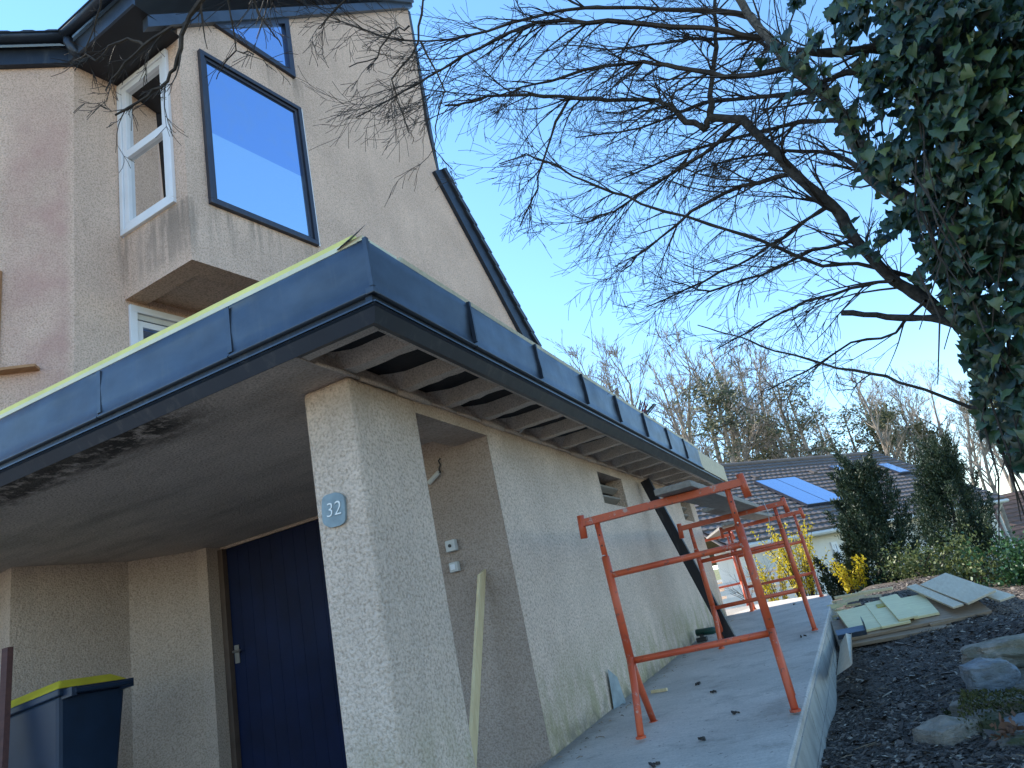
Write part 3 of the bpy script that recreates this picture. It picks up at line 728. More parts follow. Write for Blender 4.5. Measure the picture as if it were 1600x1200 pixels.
# wooden shutter edge and sill on the canted wall
cq = lambda px, py: onp(px, py, DN, DN.dot(QC))
sa, sb = cq(0, 607), cq(62, 620); sa = sa + (sa - sb) * 3.2; sb.z = sa.z = (sa.z + sb.z) / 2
M['copper'] = wood('varnished_wood', (.45, .24, .11), (.32, .16, .07))
MB().beam(sa + DN * .05, sb + DN * .05, DN * .05, V((0, 0, .012))).build('window_sill', M['copper'], H)
ka, kb = cq(4, 425), cq(4, 600)
zk0, zk1 = sa.z + .02, ka.z
sh = MB().obox(V((ka.x, ka.y, (zk0 + zk1) / 2)) + DD * .45 + DN * .012, DD * .45, DN * .010, V((0, 0, (zk1 - zk0) / 2))).build('shutter', M['copper'], H)
for q_ in range(9): MB().obox(V((ka.x, ka.y, (zk0 + zk1) / 2)) + DD * (.05 + .1 * q_) + DN * .028, DD * .047, DN * .006, V((0, 0, (zk1 - zk0) / 2 - .002))).build('shutter_board', M['copper'], sh)

# ---- roofs of the house
R = empty('roof_group', (0, 0, 0)); bpy.data.objects.remove(R)
ZS = 7.83
so_ = MB()
E1 = V((-5.45, 3.62, ZS)); E2 = V((-4.40, 3.55, ZS)); E0 = CQ + DD * 5 + DN * .12; E0.z = ZS
PBz = V((P0.x, P0.y, ZS)) ; P1z = V((P1.x, P1.y, ZS))
so_.add([E1, E2, PBz + HN * .05 - RD * 0.0, P1z, V((CQ.x, CQ.y, ZS))], [(4, 3, 2, 1, 0)]); so_.build('soffit', M['dark'], H)
rise = slope
fa = MB(); fa.obox((E1 + E2) / 2 + V((0, -.012, .10)), (E2 - E1) / 2, V((0, .012, 0)), V((0, 0, .10))); fa.build('fascia_board', M['zinc'], H)
fb = MB(); e0a = CQ + DD * 5 + V((0, 0, ZS)); e1a = CQ + V((0, 0, ZS))
fb.obox((e0a + e1a) / 2 + DN * .03 + V((0, 0, .10)), (e1a - e0a) / 2, DN * .03, V((0, 0, .11))); fb.build('fascia_board', M['zinc_d'], H)
# gutters
def gutter(a, b, r, out):
    mb = MB(); n = 8; d = (b - a)
    prof = [out * (r * cos(pi + pi * i / n)) + V((0, 0, r * sin(pi + pi * i / n))) for i in range(n + 1)]
    inner = [out * ((r - .006) * cos(pi + pi * i / n)) + V((0, 0, (r - .006) * sin(pi + pi * i / n))) for i in range(n + 1)][::-1]
    lip = [out * (r + .008) + V((0, 0, .004))]
    pr = prof + inner; m = len(pr)
    mb.v += [tuple(a + p) for p in pr] + [tuple(b + p) for p in pr]
    for i in range(m): mb.f.append((i, (i + 1) % m, m + (i + 1) % m, m + i))
    mb.f += [tuple(range(m))[::-1], tuple(range(m, 2 * m))]
    mb.tube([a + out * r, b + out * r], .009, 6)
    return mb
g0 = e0a + DN * .15 + V((0, 0, .24)); g1 = e1a + DN * .15 + V((0, 0, .24)); g2 = E1 + V((.0, -.10, .25)); g3 = E2 + V((.05, -.10, .25))
gutter(g0, g1, .065, DN).build('gutter', M['zinc_d'], H, shade=True); gutter(g2, g3, .065, V((0, -1, 0))).build('gutter', M['zinc_d'], H, shade=True)
MB().tube([g1 + V((0, 0, -.03)), g1 + V((.02, -.01, -.10)), g1 + V((.04, .05, -.20)), g1 + V((.05, .1, -.24))], .045, 10).build('gutter_outlet', M['zinc_d'], H, shade=True)
# roof sheets above the eaves, with single tiles along the eave in view
rr = MB(); ridge = V((-8.5, 8.2, 0))
zE = ZS + .27
r1 = [E1 + V((0, -.06, .27)), E2 + V((.06, -.06, .27)), gp(top[0] + .05, zroof(top[0]) + .10) + HN * .12, V((-9.5, top[0] + 4.0, zroof(top[0]) + .1))]
rr.prism([r1[0], r1[1], r1[2], r1[3]], (0, 0, .06))
rr.prism([e0a + DN * .1 + V((0, 0, .27)), e1a + DN * .1 + V((0, 0, .27)), r1[3], r1[3] + V((-3, -2, 0))], (0, 0, .06))
rr.build('roof', M['slate'], H)
n_t = 22
for i in range(n_t):
    a = e1a + DD * (.02 + .22 * i) + DN * .17 + V((0, 0, .285)); q = MB()
    for s0, s1, h0, h1 in ((0, .07, .0, .028), (.07, .15, .028, .03), (.15, .215, .03, .0)):
        p = [a + DD * s0 + V((0, 0, h0)), a + DD * s1 + V((0, 0, h1))]
        bck = -DN * .42 + V((0, 0, .30))
        q.add([p[0], p[1], p[1] + bck, p[0] + bck, p[0] - V((0, 0, .03)), p[1] - V((0, 0, .03))], [(0, 1, 2, 3), (4, 5, 1, 0)])
    q.build('roof_tile', M['slate'], H)
# verge trim of the upper gable
va = gp(-.35, zroof(-.35) + .02) + HN * .03; vb = gp(top[0] + .05, zroof(top[0] + .05) + .02) + HN * .03
MB().beam(va + V((0, 0, .05)), vb + V((0, 0, .05)), HN * .045, V((0, 0, .075))).build('verge_trim', M['zinc'], H)
# lower steep roof: single verge tiles running down the gable edge
vS, vE = gp(*e2), gp(sB, 3.2)
dv_ = (vE - vS); Lv = dv_.length; dv_.normalize(); nv_ = HN.cross(dv_); nv_ = nv_ if nv_.z > 0 else -nv_
MB().beam(vS + HN * .02 - nv_ * .06, vE + HN * .02 - nv_ * .06, HN * .04, nv_ * .10).build('verge_board', M['zinc_d'], H)
nt_ = int(Lv / .23); tme = None
for i in range(nt_):
    a = vS + dv_ * (.23 * i) + nv_ * .045; q = MB()
    q.add([a + HN * .10, a + dv_ * .27 + nv_ * .035 + HN * .10, a + dv_ * .27 + nv_ * .115 + HN * .10, a + nv_ * .08 + HN * .10,
           a - HN * 1.2, a + dv_ * .27 + nv_ * .035 - HN * 1.2, a + dv_ * .27 + nv_ * .115 - HN * 1.2, a + nv_ * .08 - HN * 1.2],
          [(0, 1, 2, 3), (7, 6, 5, 4), (0, 4, 5, 1), (1, 5, 6, 2), (2, 6, 7, 3), (3, 7, 4, 0)])
    q.build('roof_tile', M['slate'], H)
MB().prism([vS - HN * 1.2 + nv_ * .03, vE - HN * 1.2 + nv_ * .03, vE - HN * 6 + nv_ * .03, vS - HN * 6 + nv_ * .03], nv_ * .05).build('roof', M['slate'], H)
MB().prism([gp(top[0], zroof(top[0])) - HN * .0, gp(*e2), gp(*e2) - HN * 6, gp(top[0], zroof(top[0])) - HN * 6], HY * .06).build('upper_end_wall', M['slate'], H)
#BGPART
# ------------------------------------------------------------------ orange builders' trestles on the ramp
def trestle(name, xl, xr, y, rot, ztop, zmid, zlow, label):
    zf = zr(y) + .008
    c = V(((xl + xr) / 2, y, zf)); e = empty('trestle', c, label, 'trestle', 'orange trestles standing on the concrete ramp')
    a = radians(rot); ux = V((cos(a), sin(a), 0)); uy = V((-sin(a), cos(a), 0)); hw = (xr - xl) / 2
    P = lambda u, v, z: V((c.x, c.y, 0)) + ux * u + uy * v + V((0, 0, z))
    for s in (-1, 1):
        x = s * hw
        MB().tube([P(x, 0, zlow - .02), P(x, 0, zmid + .13)], .027, 12).build('outer_post', M['orange'], e, shade=True)
        ip = MB().tube([P(x, 0, zmid + .10), P(x, 0, ztop)], .020, 12).build('inner_post', M['orange'], e, shade=True)
        for k in range(4):
            z = ztop - .09 - .075 * k
            if z > zmid + .16: MB().tube([P(x, -.0208, z), P(x, -.0185, z)], .006, 8).build('pin_hole', M['black'], ip)
        MB().tube([P(x, -.07, zmid + .135), P(x + .01, .08, zmid + .14)], .005, 6).build('locking_pin', M['steel'], e)
        for v in (-.26, .26):
            l = MB().tube([P(x, v * .04, zlow + .02), P(x, v * .3, zlow - .14), P(x, v, zf + .012)], [.024, .024, .022], 10).build('leg', M['orange'], e, shade=True)
            MB().tube([P(x, v, zf + .0), P(x, v, zf + .014)], .032, 12).build('foot_plate', M['orange'], l)
    for z, r, x in ((zmid, .021, hw), (zlow, .021, hw)):
        MB().tube([P(-x, 0, z), P(x, 0, z)], r, 10).build('cross_bar', M['orange'], e, shade=True)
    MB().beam(P(-hw - .10, 0, ztop + .02), P(hw + .10, 0, ztop + .02), uy * .026, V((0, 0, .026))).build('top_bar', M['orange'], e, bevel=.004)
    for s in (-1, 1):
        MB().tube([P(s * (hw + .115), 0, ztop - .085), P(s * (hw + .105), 0, ztop + .075)], .026, 10).build('end_stop', M['orange'], e, shade=True)
    return e
trestle('a', -1.62, -.70, 4.92, 7, 2.235, 1.865, 1.305, 'nearest orange trestle with three bars on the ramp')
trestle('b', -1.66, -.74, 8.15, 5, 2.33, 1.96, 1.465, 'second orange trestle along the ramp, just past the leaning black beam')
trestle('c', -1.76, -.80, 11.35, 4, 2.44, 2.05, 1.60, 'third orange trestle at the curved end of the ramp')
trestle('d', -3.30, -2.40, 15.0, 8, 2.62, 2.2, 1.7, 'farthest orange trestle, partly hidden behind the garage end')
def plank(name, a, b, wd, th, mat, label, group=None, cat='plank', yaw=None):
    a, b = V(a), V(b); d = (b - a).normalized(); s = d.cross(V((0, 0, 1))).normalized(); u = s.cross(d)
    o = MB().beam(a, b, s * wd, u * th).build(name, mat, bevel=.004); return tag(o, label, cat, group)
SP = 'scaffold planks on the trestles'
plank('scaffold_plank', (-1.00, 4.70, 2.30), (-1.03, 8.35, 2.395), .125, .021, M['plank_grey'], 'weathered scaffold plank lying across the nearest two trestles', SP)
plank('scaffold_plank', (-1.26, 7.55, 2.42), (-1.22, 11.5, 2.51), .115, .021, M['plank_grey'], 'weathered scaffold plank lying from second to third trestle', SP)
plank('scaffold_plank', (-1.62, 10.9, 2.51), (-2.75, 15.3, 2.69), .115, .021, M['plank_grey'], 'weathered scaffold plank running to the farthest trestle', SP)
# wire hanging from the second trestle
c = dep(1205, 790, 8.2); w_ = on(1195, 785, 'y', 8.0); 
tag(MB().tube([on(x, y, 'y', 8.0) for x, y in ((1178, 775), (1192, 783), (1200, 800), (1204, 830), (1206, 850))], .004, 5).build('wire', M['wire']), 'thin pale wire dangling from second trestle', 'wire')
# leaning black beam
tag(MB().beam((-2.07, 8.37, 3.02), (-1.60, 8.28, zr(8.3) + .05), V((.055, 0, .013)), V((0, .035, 0))).build('leaning_beam', M['black_m'], bevel=.006), 'long black metal beam leaning against the garage wall', 'beam')
# fresh pine board in the passage
pb = on(753, 893, 'y', 4.50); pb2 = on(737, 1200, 'y', 4.15)
o = MB().beam(pb, pb + (pb2 - pb) * 1.25, V((.011, 0, 0)), V((0, .055, .02))).build('leaning_board', M['plank_new'], bevel=.003); tag(o, 'long fresh pine board leaning in the passage beside the pillar', 'board')
# power tool lying by the wall
c = V((-2.0, 8.95, zr(8.95) + .01)); e = empty('power_drill', c, 'green and black power tool lying beside the garage wall', 'tool')
MB().tube([c + V((-.10, 0, .10)), c + V((.10, -.03, .09)), c + V((.16, -.04, .09))], [.04, .042, .02], 12).build('motor_housing', M['green_p'], e, shade=True)
MB().beam(c + V((-.05, 0, .08)), c + V((-.02, -.14, .03)), V((.022, 0, 0)), V((0, .01, .022))).build('grip', M['black'], e, bevel=.006)
MB().box(c + V((-.08, -.20, 0)), c + V((.04, -.12, .05))).build('battery', M['black'], e, bevel=.006)
# debris on the ramp
for (px, py) in ((1097, 1157), (1090, 1070), (1115, 1082), (1255, 995), (1150, 1115), (1024, 1196), (1200, 950), (1240, 945)):
    d = ray(px, py); t = (.846 - .06 * 4.47 + .012 - 1.6) / (d.z - .06 * d.y); p = EYE + d * t
    mb = MB(); a = U(0, pi)
    for k in range(3):
        q = p + V((U(-.02, .02), U(-.02, .02), .008)); mb.obox(q, V((cos(a + k), sin(a + k), .25)) * U(.006, .022), V((-sin(a + k), cos(a + k), .2)) * U(.003, .008), V((0, 0, U(.004, .008))))
    tag(mb.build('scrap', M['black']), 'small dark scrap lying on the concrete ramp', 'scrap', 'dark scraps scattered on the ramp')
d = ray(1030, 1079); t = (.846 - .06 * 4.47 + .02 - 1.6) / (d.z - .06 * d.y); p = EYE + d * t
tag(MB().beam(p - V((.07, -.01, 0)), p + V((.07, -.01, 0)), V((0, .018, 0)), V((0, 0, .011))).build('wood_offcut', M['plank_new']), 'short pale wood offcut on the ramp behind the nearest trestle', 'wood')
# torn grey membrane at the wall foot
p = on(962, 1085, 'x', XW + .02); mb = MB()
mb.add([p + V((.0, -.12, -.10)), p + V((.05, .06, -.10)), p + V((.03, .05, .12)), p + V((.005, -.06, .2)), p + V((.02, -.02, .05))], [(0, 1, 4), (1, 2, 4), (2, 3, 4), (3, 0, 4)])
tag(mb.build('membrane_scrap', M['plate']), 'torn grey membrane strip stuck to the foot of the garage wall', 'membrane')

# ------------------------------------------------------------------ wheelie bin and plank in the carport
B0 = V((-5.68, 3.68, .75)); e = empty('recycling_bin', B0, 'dark blue recycling bin with yellow lid in the carport', 'bin')
ba = radians(8); bx, by = V((cos(ba), sin(ba), 0)), V((-sin(ba), cos(ba), 0))
Pb = lambda u, v, z: B0 + bx * u + by * v + V((0, 0, z))
body = MB(); lo = [(-.26, -.22), (.27, -.22), (.27, .22), (-.26, .22)]; hi = [(-.36, -.29), (.345, -.29), (.345, .29), (-.36, .29)]
body.add([Pb(u, v, .06) for u, v in lo] + [Pb(u, v, 1.05 + .09 * (u > 0)) for u, v in hi], [(3, 2, 1, 0), (4, 5, 6, 7), (0, 1, 5, 4), (1, 2, 6, 5), (2, 3, 7, 6), (3, 0, 4, 7)])
body.build('body', M['bin'], e, bevel=.03)
MB().add([Pb(u * 1.05, v * 1.07, 1.035 + .09 * (u > 0)) for u, v in hi] + [Pb(u * 1.05, v * 1.07, 1.085 + .09 * (u > 0)) for u, v in hi], [(3, 2, 1, 0), (4, 5, 6, 7), (0, 1, 5, 4), (1, 2, 6, 5), (2, 3, 7, 6), (3, 0, 4, 7)]).build('rim', M['bin'], e, bevel=.01)
MB().add([Pb(u * 1.03, v * 1.05, 1.086 + .09 * (u > 0)) for u, v in hi] + [Pb(u * .8, v * .75, 1.165 + .07 * (u > 0)) for u, v in hi], [(3, 2, 1, 0), (4, 5, 6, 7), (0, 1, 5, 4), (1, 2, 6, 5), (2, 3, 7, 6), (3, 0, 4, 7)]).build('lid', M['bin_lid'], e, bevel=.012)
MB().tube([Pb(.44, -.25, 1.14), Pb(.44, .25, 1.14)], .018, 10).build('handle', M['bin'], e)
for v in (-.25, .25): 
    MB().beam(Pb(.34, v, 1.13), Pb(.44, v, 1.14), V((0, .02, 0)), V((0, 0, .03))).build('handle_bracket', M['bin'], e)
    MB().tube([Pb(.30, v - .03, .10), Pb(.30, v + .03, .10)], .10, 18).build('wheel', M['black'], e)
a = on(12, 1012, 'y', 3.3); tag(MB().beam((a.x, 3.3, a.z), (a.x + .03, 3.25, .65), V((.035, 0, 0)), V((0, .02, 0))).build('leaning_plank', M['redw']), 'dark red-brown plank standing at the carport edge', 'plank')

# ------------------------------------------------------------------ timber pile on the mulch
def rectboard(name, c, L_, W_, th, yaw, mat, label, tilt=(0, 0), bev=.003, cat='board', grp='boards stacked on the mulch'):
    a = radians(yaw); d = V((cos(a), sin(a), tilt[0])).normalized(); s = V((-sin(a), cos(a), tilt[1])); s = (s - d * s.dot(d)).normalized(); u = d.cross(s)
    o = MB().obox(c, d * L_ / 2, s * W_ / 2, u * th / 2).build(name, mat, bevel=bev); return tag(o, label, cat, grp)
PO = V((-.03, 8.42, .88)); py_ = radians(6); PU = V((cos(py_), sin(py_), .0)); PV_ = V((-sin(py_), cos(py_), .31)).normalized(); PW = PU.cross(PV_)
def pile(name, u, v, w_, L_, W_, th, yaw, mat, label, tip=0, bev=.003, cat='board', grp='boards stacked on the mulch'):
    a_ = radians(yaw); d = PU * cos(a_) + PV_ * sin(a_); s = PV_ * cos(a_) - PU * sin(a_); n_ = PW.copy()
    if tip: n_ = (PW + d * tip).normalized(); d = (d - n_ * d.dot(n_)).normalized()
    o_ = MB().obox(PO + PU * (u * .88) + PV_ * v + PW * w_, d * L_ * .92 / 2, s * W_ / 2, n_ * th / 2).build(name, mat, bevel=bev); return tag(o_, label, cat, grp)
pile('board', -.02, .30, -.03, 1.15, .70, .035, -2, M['board3'], 'dark brown board at the bottom front of the pile')
pile('board', .06, .38, .01, 1.05, .70, .03, 1, M['board3'], 'dark brown board under the yellow boards')
pile('board', .66, .36, .0, .62, .66, .03, 4, M['board3'], 'dark brown board under the pale tilted boards')
pile('board', -.30, .40, .045, .34, .66, .026, 4, M['board'], 'yellow board next to the blue metal offcut on the pile')
pile('board', .02, .42, .052, .30, .72, .026, 2, M['board'], 'broad yellow board in the middle of the pile')
pile('board', .16, .44, .080, .20, .70, .022, 3, M['board'], 'upper yellow board lying over its neighbours')
pile('board', .38, .44, .046, .26, .58, .026, 0, M['board'], 'shorter yellow board beside the tilted pale boards')
tag(MB().obox(PO + PU * .03 + PV_ * .60 + PW * .07, PU * .07, PV_ * .045, PW * .004).build('label_sticker', simple('ochre', (.40, .31, .03), .5)), 'ochre sticker lying on the yellow boards', 'sticker')
pile('board', .58, .50, .10, .12, .85, .02, 16, M['board2'], 'narrow pale board tilted beside the blue sheet on the pile')
pile('board', .84, .50, .13, .34, .80, .022, 17, M['board2'], 'broad pale board tilted on the far end of the pile', -.12)
pile('board', 1.04, .50, .08, .18, .86, .02, 20, M['board2'], 'pale board at the outer end of the pile resting on mulch')
pile('metal_sheet', .68, .32, .10, .12, .45, .004, 16, M['zinc'], 'blue-grey metal strip between the tilted pale boards', 0, 0, 'metal sheet', None)
c = PO + PU * -.40 + PV_ * .10 + PW * .07; mb = MB(); mb.obox(c, PU * .14, PV_ * .07, PW * .003); mb.obox(c + PU * .14 + PW * .045, PU * .003, PV_ * .07, PW * .045); mb.obox(c - PV_ * .07 - PW * .02, PU * .14, PV_ * .003, PW * .022)
tag(mb.build('metal_offcut', M['zinc']), 'bent blue-grey metal offcut on the near corner of the pile', 'metal sheet')
# loose sticks
for i in range(22):
    x = U(-.66, -.10); y = U(9.2, 10.2); z = zt(x, y) + U(.02, .20); a = U(-.5, .6) + (pi if U(0, 1) < .5 else 0); L_ = U(.15, .42)
    d = V((cos(a), sin(a) * .8, U(-.12, .12))) * L_
    tag(MB().beam(V((x, y, z)) - d / 2, V((x, y, z)) + d / 2, V((0, U(.012, .022), 0)), V((0, 0, U(.008, .016)))).build('wood_offcut', random.choice((M['board2'], M['plank_new'], M['board']))), 'small split wood offcut heaped behind the ramp end', 'wood', 'split wood offcuts heaped by the ramp')
rectboard('board', V((-.22, 9.35, 1.27)), .62, .07, .03, -8, M['plank_new'], 'long narrow lath lying across the back of the pile', (-.03, 0))
# leaf litter and twigs on the mulch and along the ramp
random.seed(77); mb = MB()
for _ in range(420):
    y = 3.6 + 7 * U(0, 1) ** 1.4; x = U(-.6, .3 + .2 * y) if U(0, 1) < .8 else U(XW + .03, XW + .25)
    z = zt(x, y) + .02 if x > XE else zr(y) + .014
    a_ = U(0, 2 * pi); L_ = U(.008, .026) if x > XE else U(.004, .012); d_ = V((cos(a_), sin(a_), U(-.3, .3))) * L_; s_ = V((-sin(a_), cos(a_), U(-.3, .3))) * L_ * U(.4, .7)
    if U(0, 1) < .3: mb.tube([V((x, y, z)) - d_ * 3, V((x, y, z + .006)), V((x, y, z)) + d_ * 3 + s_], [.002, .003, .0015], 4, False)
    else: mb.add([V((x, y, z)) - d_, V((x, y, z + .004)) + s_, V((x, y, z)) + d_, V((x, y, z + .004)) - s_], [(0, 1, 2), (0, 2, 3)])
def mk_litter():
    n = NT('litter'); r = n.n('ShaderNodeNewGeometry').outputs['Random Per Island']; return n.out(n.mix(r, (.05, .034, .022), (.34, .25, .16)), .85)
tag(mb.build('leaf_litter', mk_litter(), org=(0, 6, .7)), 'brown leaf litter and broken twigs scattered over mulch and ramp foot', 'litter', kind='stuff')
# board leaning on the ramp side
a = on(1322, 968, 'x', -.52); b_ = on(1321, 1050, 'x', -.44)
MBo = MB(); q = [on(1307, 1056, 'x', -.55), on(1330, 1040, 'x', -.36), on(1329, 972, 'x', -.50), on(1318, 968, 'x', -.58)]
q[0].x += 0; MBo.prism(q, (.012, .006, .012)); tag(MBo.build('board', M['board2']), 'short pale board leaning against the ramp side', 'board')
tag(MB().obox(on(1313, 972, 'x', -.56), (.03, 0, 0), (0, .09, 0), (0, 0, .05)).build('plastic_bag', M['black'], bevel=.02), 'black plastic piece tucked behind the leaning pale board', 'plastic')

# ------------------------------------------------------------------ rockery
def rock(c, s, seed, mat, label, flat=1.0, rotz=0):
    import bmesh
    bm = bmesh.new(); bmesh.ops.create_icosphere(bm, subdivisions=4, radius=1)
    R3 = Matrix.Rotation(rotz, 3, 'Z')
    for v in bm.verts:
        p = v.co.copy(); m = max(abs(p.x), abs(p.y), abs(p.z)); p = p * (1 - .55 + .55 / m * .82)      # towards a block
        f = 1 + .16 * noise.noise(p * 1.1 + V((seed, 0, 0))) + .09 * noise.noise(p * 2.6 + V((0, seed, 0))) + .05 * abs(noise.noise(p * 6 + V((seed, seed, 0))))
        p = p * f; p.z = p.z + .03 * math.floor(noise.noise(p * 2 + V((seed, 3, 3))) * 3)
        q = R3 @ V((p.x * s[0], p.y * s[1], p.z * s[2])); v.co = q
    me = bpy.data.meshes.new('rock'); bm.to_mesh(me); bm.free(); me.materials.append(mat)
    o = bpy.data.objects.new('rock', me); COL.objects.link(o); o.location = c
    return tag(o, label, 'rock', 'rocks of the rockery bank')
def mk_rock(name, a, b, moss):
    n = NT(name); p = n.pos(); f = n.noise(p, 7, 6, .7); g_ = n.noise(n.scale(p, (1, 1, 4)), 9, 5, .65)
    c = n.mix(n.ramp(f, .3, .7), a, b); c = n.mix(n.math('MULTIPLY', n.ramp(g_, .5, .7), .5), c, tuple(x * .45 for x in a))
    gn = n.n('ShaderNodeNewGeometry'); nz = n.dot(gn.outputs['Normal'], (0, 0, 1))
    m = n.math('MULTIPLY', n.ramp(n.noise(p, 5, 5, .7), .48, .6), moss)
    c = n.mix(m, c, (.05, .06, .015))
    return n.out(c, .9, n.bump(n.math('ADD', f, g_), .8, .03))
M['rk1'] = mk_rock('limestone', (.20, .165, .125), (.38, .325, .26), .45)
M['rk2'] = mk_rock('grey_stone', (.15, .16, .165), (.27, .28, .29), .2)
M['rk3'] = mk_rock('mossy_stone', (.14, .12, .095), (.27, .235, .19), .85)
def rk(px, py, d, s, seed, mat, label, rz=0): return rock(dep(px, py, d), s, seed, M[mat], label, 1, rz)
rk(1592, 1014, 5.0, (.40, .24, .10), 1.0, 'rk1', 'flat tan boulder on top of the rockery', .15)
rk(1546, 1060, 4.6, (.17, .15, .13), 2.2, 'rk2', 'blue-grey block stone in the rockery below the flat boulder', .2)
rk(1600, 1062, 4.9, (.18, .16, .12), 3.1, 'rk1', 'tan stone behind the blue-grey block', .5)
rk(1555, 1098, 4.3, (.17, .12, .05), 4.5, 'rk3', 'thin mossy slab under the blue-grey block', -.2)
rk(1488, 1165, 4.0, (.185, .17, .15), 5.4, 'rk1', 'pale angular stone at the near foot of the rockery', .7)
rk(1592, 1118, 4.1, (.16, .15, .13), 6.7, 'rk3', 'mossy stone at the picture edge below the tan stones', .3)
rk(1548, 1146, 4.0, (.15, .14, .13), 7.9, 'rk3', 'mossy stone beside the pale angular stone', 1.0)
rk(1600, 1178, 3.7, (.16, .14, .12), 8.8, 'rk3', 'dark mossy stone in the lowest row of the rockery', .1)
rk(1545, 1200, 3.7, (.17, .14, .09), 9.9, 'rk2', 'grey stone lying lowest at the rockery foot', .4)
for k_, (px, py, d_, sx, sd, mt_, lb) in enumerate(((1597, 1088, 4.5, .13, 11.3, 'rk3', 'mossy wedge stone under the tan stones at the picture edge'), (1515, 1112, 4.25, .09, 12.1, 'rk3', 'small mossy stone at the edge of the mulch'),
        (1570, 1165, 3.85, .11, 13.7, 'rk1', 'tan stone among moss below the thin slab'), (1520, 1185, 3.85, .10, 14.2, 'rk3', 'mossy stone right behind the pale angular stone'), (1606, 1145, 3.9, .13, 15.5, 'rk2', 'grey stone at the picture edge beside dry leaves'),
        (1455, 1198, 3.85, .07, 16.4, 'rk2', 'little grey stone in front of the pale angular stone'))):
    rk(px, py, d_, (sx * 1.2, sx, sx * .8), sd, mt_, lb, sd)
# moss and dry leaves between the stones
def leafcloud(name, pts, size, mat, parent=None, nrm_bias=None, aspect=.6):
    mb = MB()
    for p in pts:
        p = V(p); d = V((random.gauss(0, 1), random.gauss(0, 1), random.gauss(0, 1))).normalized()
        if nrm_bias is not None: d = (d + nrm_bias).normalized()
        s = d.orthogonal().normalized(); s = (s * cos(0) + d.cross(s) * U(-3, 3)).normalized(); k = size * U(.6, 1.4)
        t = d.cross(s)
        mb.add([p - d * k * .0, p + d * k * .5 + s * k * aspect * .5, p + d * k, p + d * k * .5 - s * k * aspect * .5], [(0, 1, 2), (0, 2, 3)])
    return mb.build(name, mat, parent)
def mk_leaf(name, a, b, rough=.55, trans=.25, spec=.5):
    n = NT(name); g_ = n.n('ShaderNodeNewGeometry'); oi = n.n('ShaderNodeObjectInfo')
    r = n.math('FRACT', n.math('ADD', g_.outputs['Random Per Island'], oi.outputs['Random']))
    c = n.mix(r, a, b)
    m = n.out(c, rough, None, Specular_IOR_Level=spec)
    if trans:
        tr = n.n('ShaderNodeBsdfTranslucent'); n.l(c, tr.inputs[0]); mx = n.n('ShaderNodeMixShader'); mx.inputs[0].default_value = trans
        n.l(n.b.outputs[0], mx.inputs[1]); n.l(tr.outputs[0], mx.inputs[2]); n.l(mx.outputs[0], n.t.nodes['Material Output'].inputs[0])
    return m
M['moss'] = mk_leaf('moss_leaf', (.03, .035, .008), (.085, .085, .022), .9, .1)
M['dryleaf'] = mk_leaf('dry_leaf', (.16, .075, .04), (.30, .16, .10), .8, .2)
pts = [dep(U(1500, 1620), U(1080, 1200), U(3.9, 4.5)) for _ in range(7000)]
o = leafcloud('moss', [V((p.x, p.y, max(p.z, zt(p.x, p.y)) + .0)) for p in pts], .02, M['moss'], None, V((0, 0, .8))); tag(o, 'green-brown moss growing between the rockery stones', 'moss', kind='stuff')
pts = [dep(1578 + random.gauss(0, 13), 1150 + random.gauss(0, 16), 3.72 + U(-.05, .05)) for _ in range(60)]
o = leafcloud('dry_leaves', pts, .05, M['dryleaf'], None, V((0, -.3, .3))); tag(o, 'clump of dry reddish leaves among the mossy stones', 'leaves', kind='stuff')

# ------------------------------------------------------------------ neighbouring house
D1 = V((.54944, .83553, 0)); DQ = V((-D1.y, D1.x, 0)); SC = 30 / 22
Ee = dep(1568, 778, 30); RUN, RISE = 3.3419 * SC, 2.5104 * SC
N = empty('neighbour_house', (Ee.x - D1.x * 8, Ee.y - D1.y * 8, zt(0, 30)), 'white neighbouring house with brown tiled roof and solar panels', 'house')
VS = (DQ * RUN + V((0, 0, RISE))); SLn = VS.length; VSn = VS.normalized(); RNm = D1.cross(VSn)
RNm = RNm if RNm.z > 0 else -RNm
LEN = 17.0; NC = 18
rpnt = lambda u, v, h=0: Ee - D1 * u + VSn * v + RNm * h        # u from the far verge towards us, v up the slope
def mk_rooftile():
    n = NT('brown_roof_tile'); p = n.pos(); c = n.mix(n.ramp(n.noise(p, 2.2, 6, .7), .3, .7), (.10, .082, .078), (.165, .14, .13))
    c = n.mix(n.math('MULTIPLY', n.ramp(n.noise(p, 30, 2), .4, .7), .4), c, (.20, .15, .13)); return n.out(c, .75)
M['rtile'] = mk_rooftile()
mb = MB(); st = .105; nu = int(LEN / st); cs = SLn / NC
for r in range(NC):
    for (v, h0) in ((r * cs - .03, .055), (r * cs + cs, .0)):
        for i in range(nu + 1):
            w_ = .5 + .5 * cos(2 * pi * i / 3); mb.v.append(tuple(rpnt(i * st, v, h0 + .035 * w_)))
    for i in range(nu + 1): mb.v.append(tuple(rpnt(i * st, r * cs - .03, -.02)))
    b0 = len(mb.v) - 3 * (nu + 1)
    for i in range(nu):
        mb.f.append((b0 + i, b0 + nu + 1 + i, b0 + nu + 2 + i, b0 + i + 1)); mb.f.append((b0 + i, b0 + i + 1, b0 + 2 * (nu + 1) + i + 1, b0 + 2 * (nu + 1) + i))
o = mb.build('roof_tiles', M['rtile'], N); o['kind'] = 'stuff'
mb = MB(); mb.prism([rpnt(0, 0, -.06), rpnt(LEN, 0, -.06), rpnt(LEN, SLn, -.06), rpnt(0, SLn, -.06)], RNm * .04); 
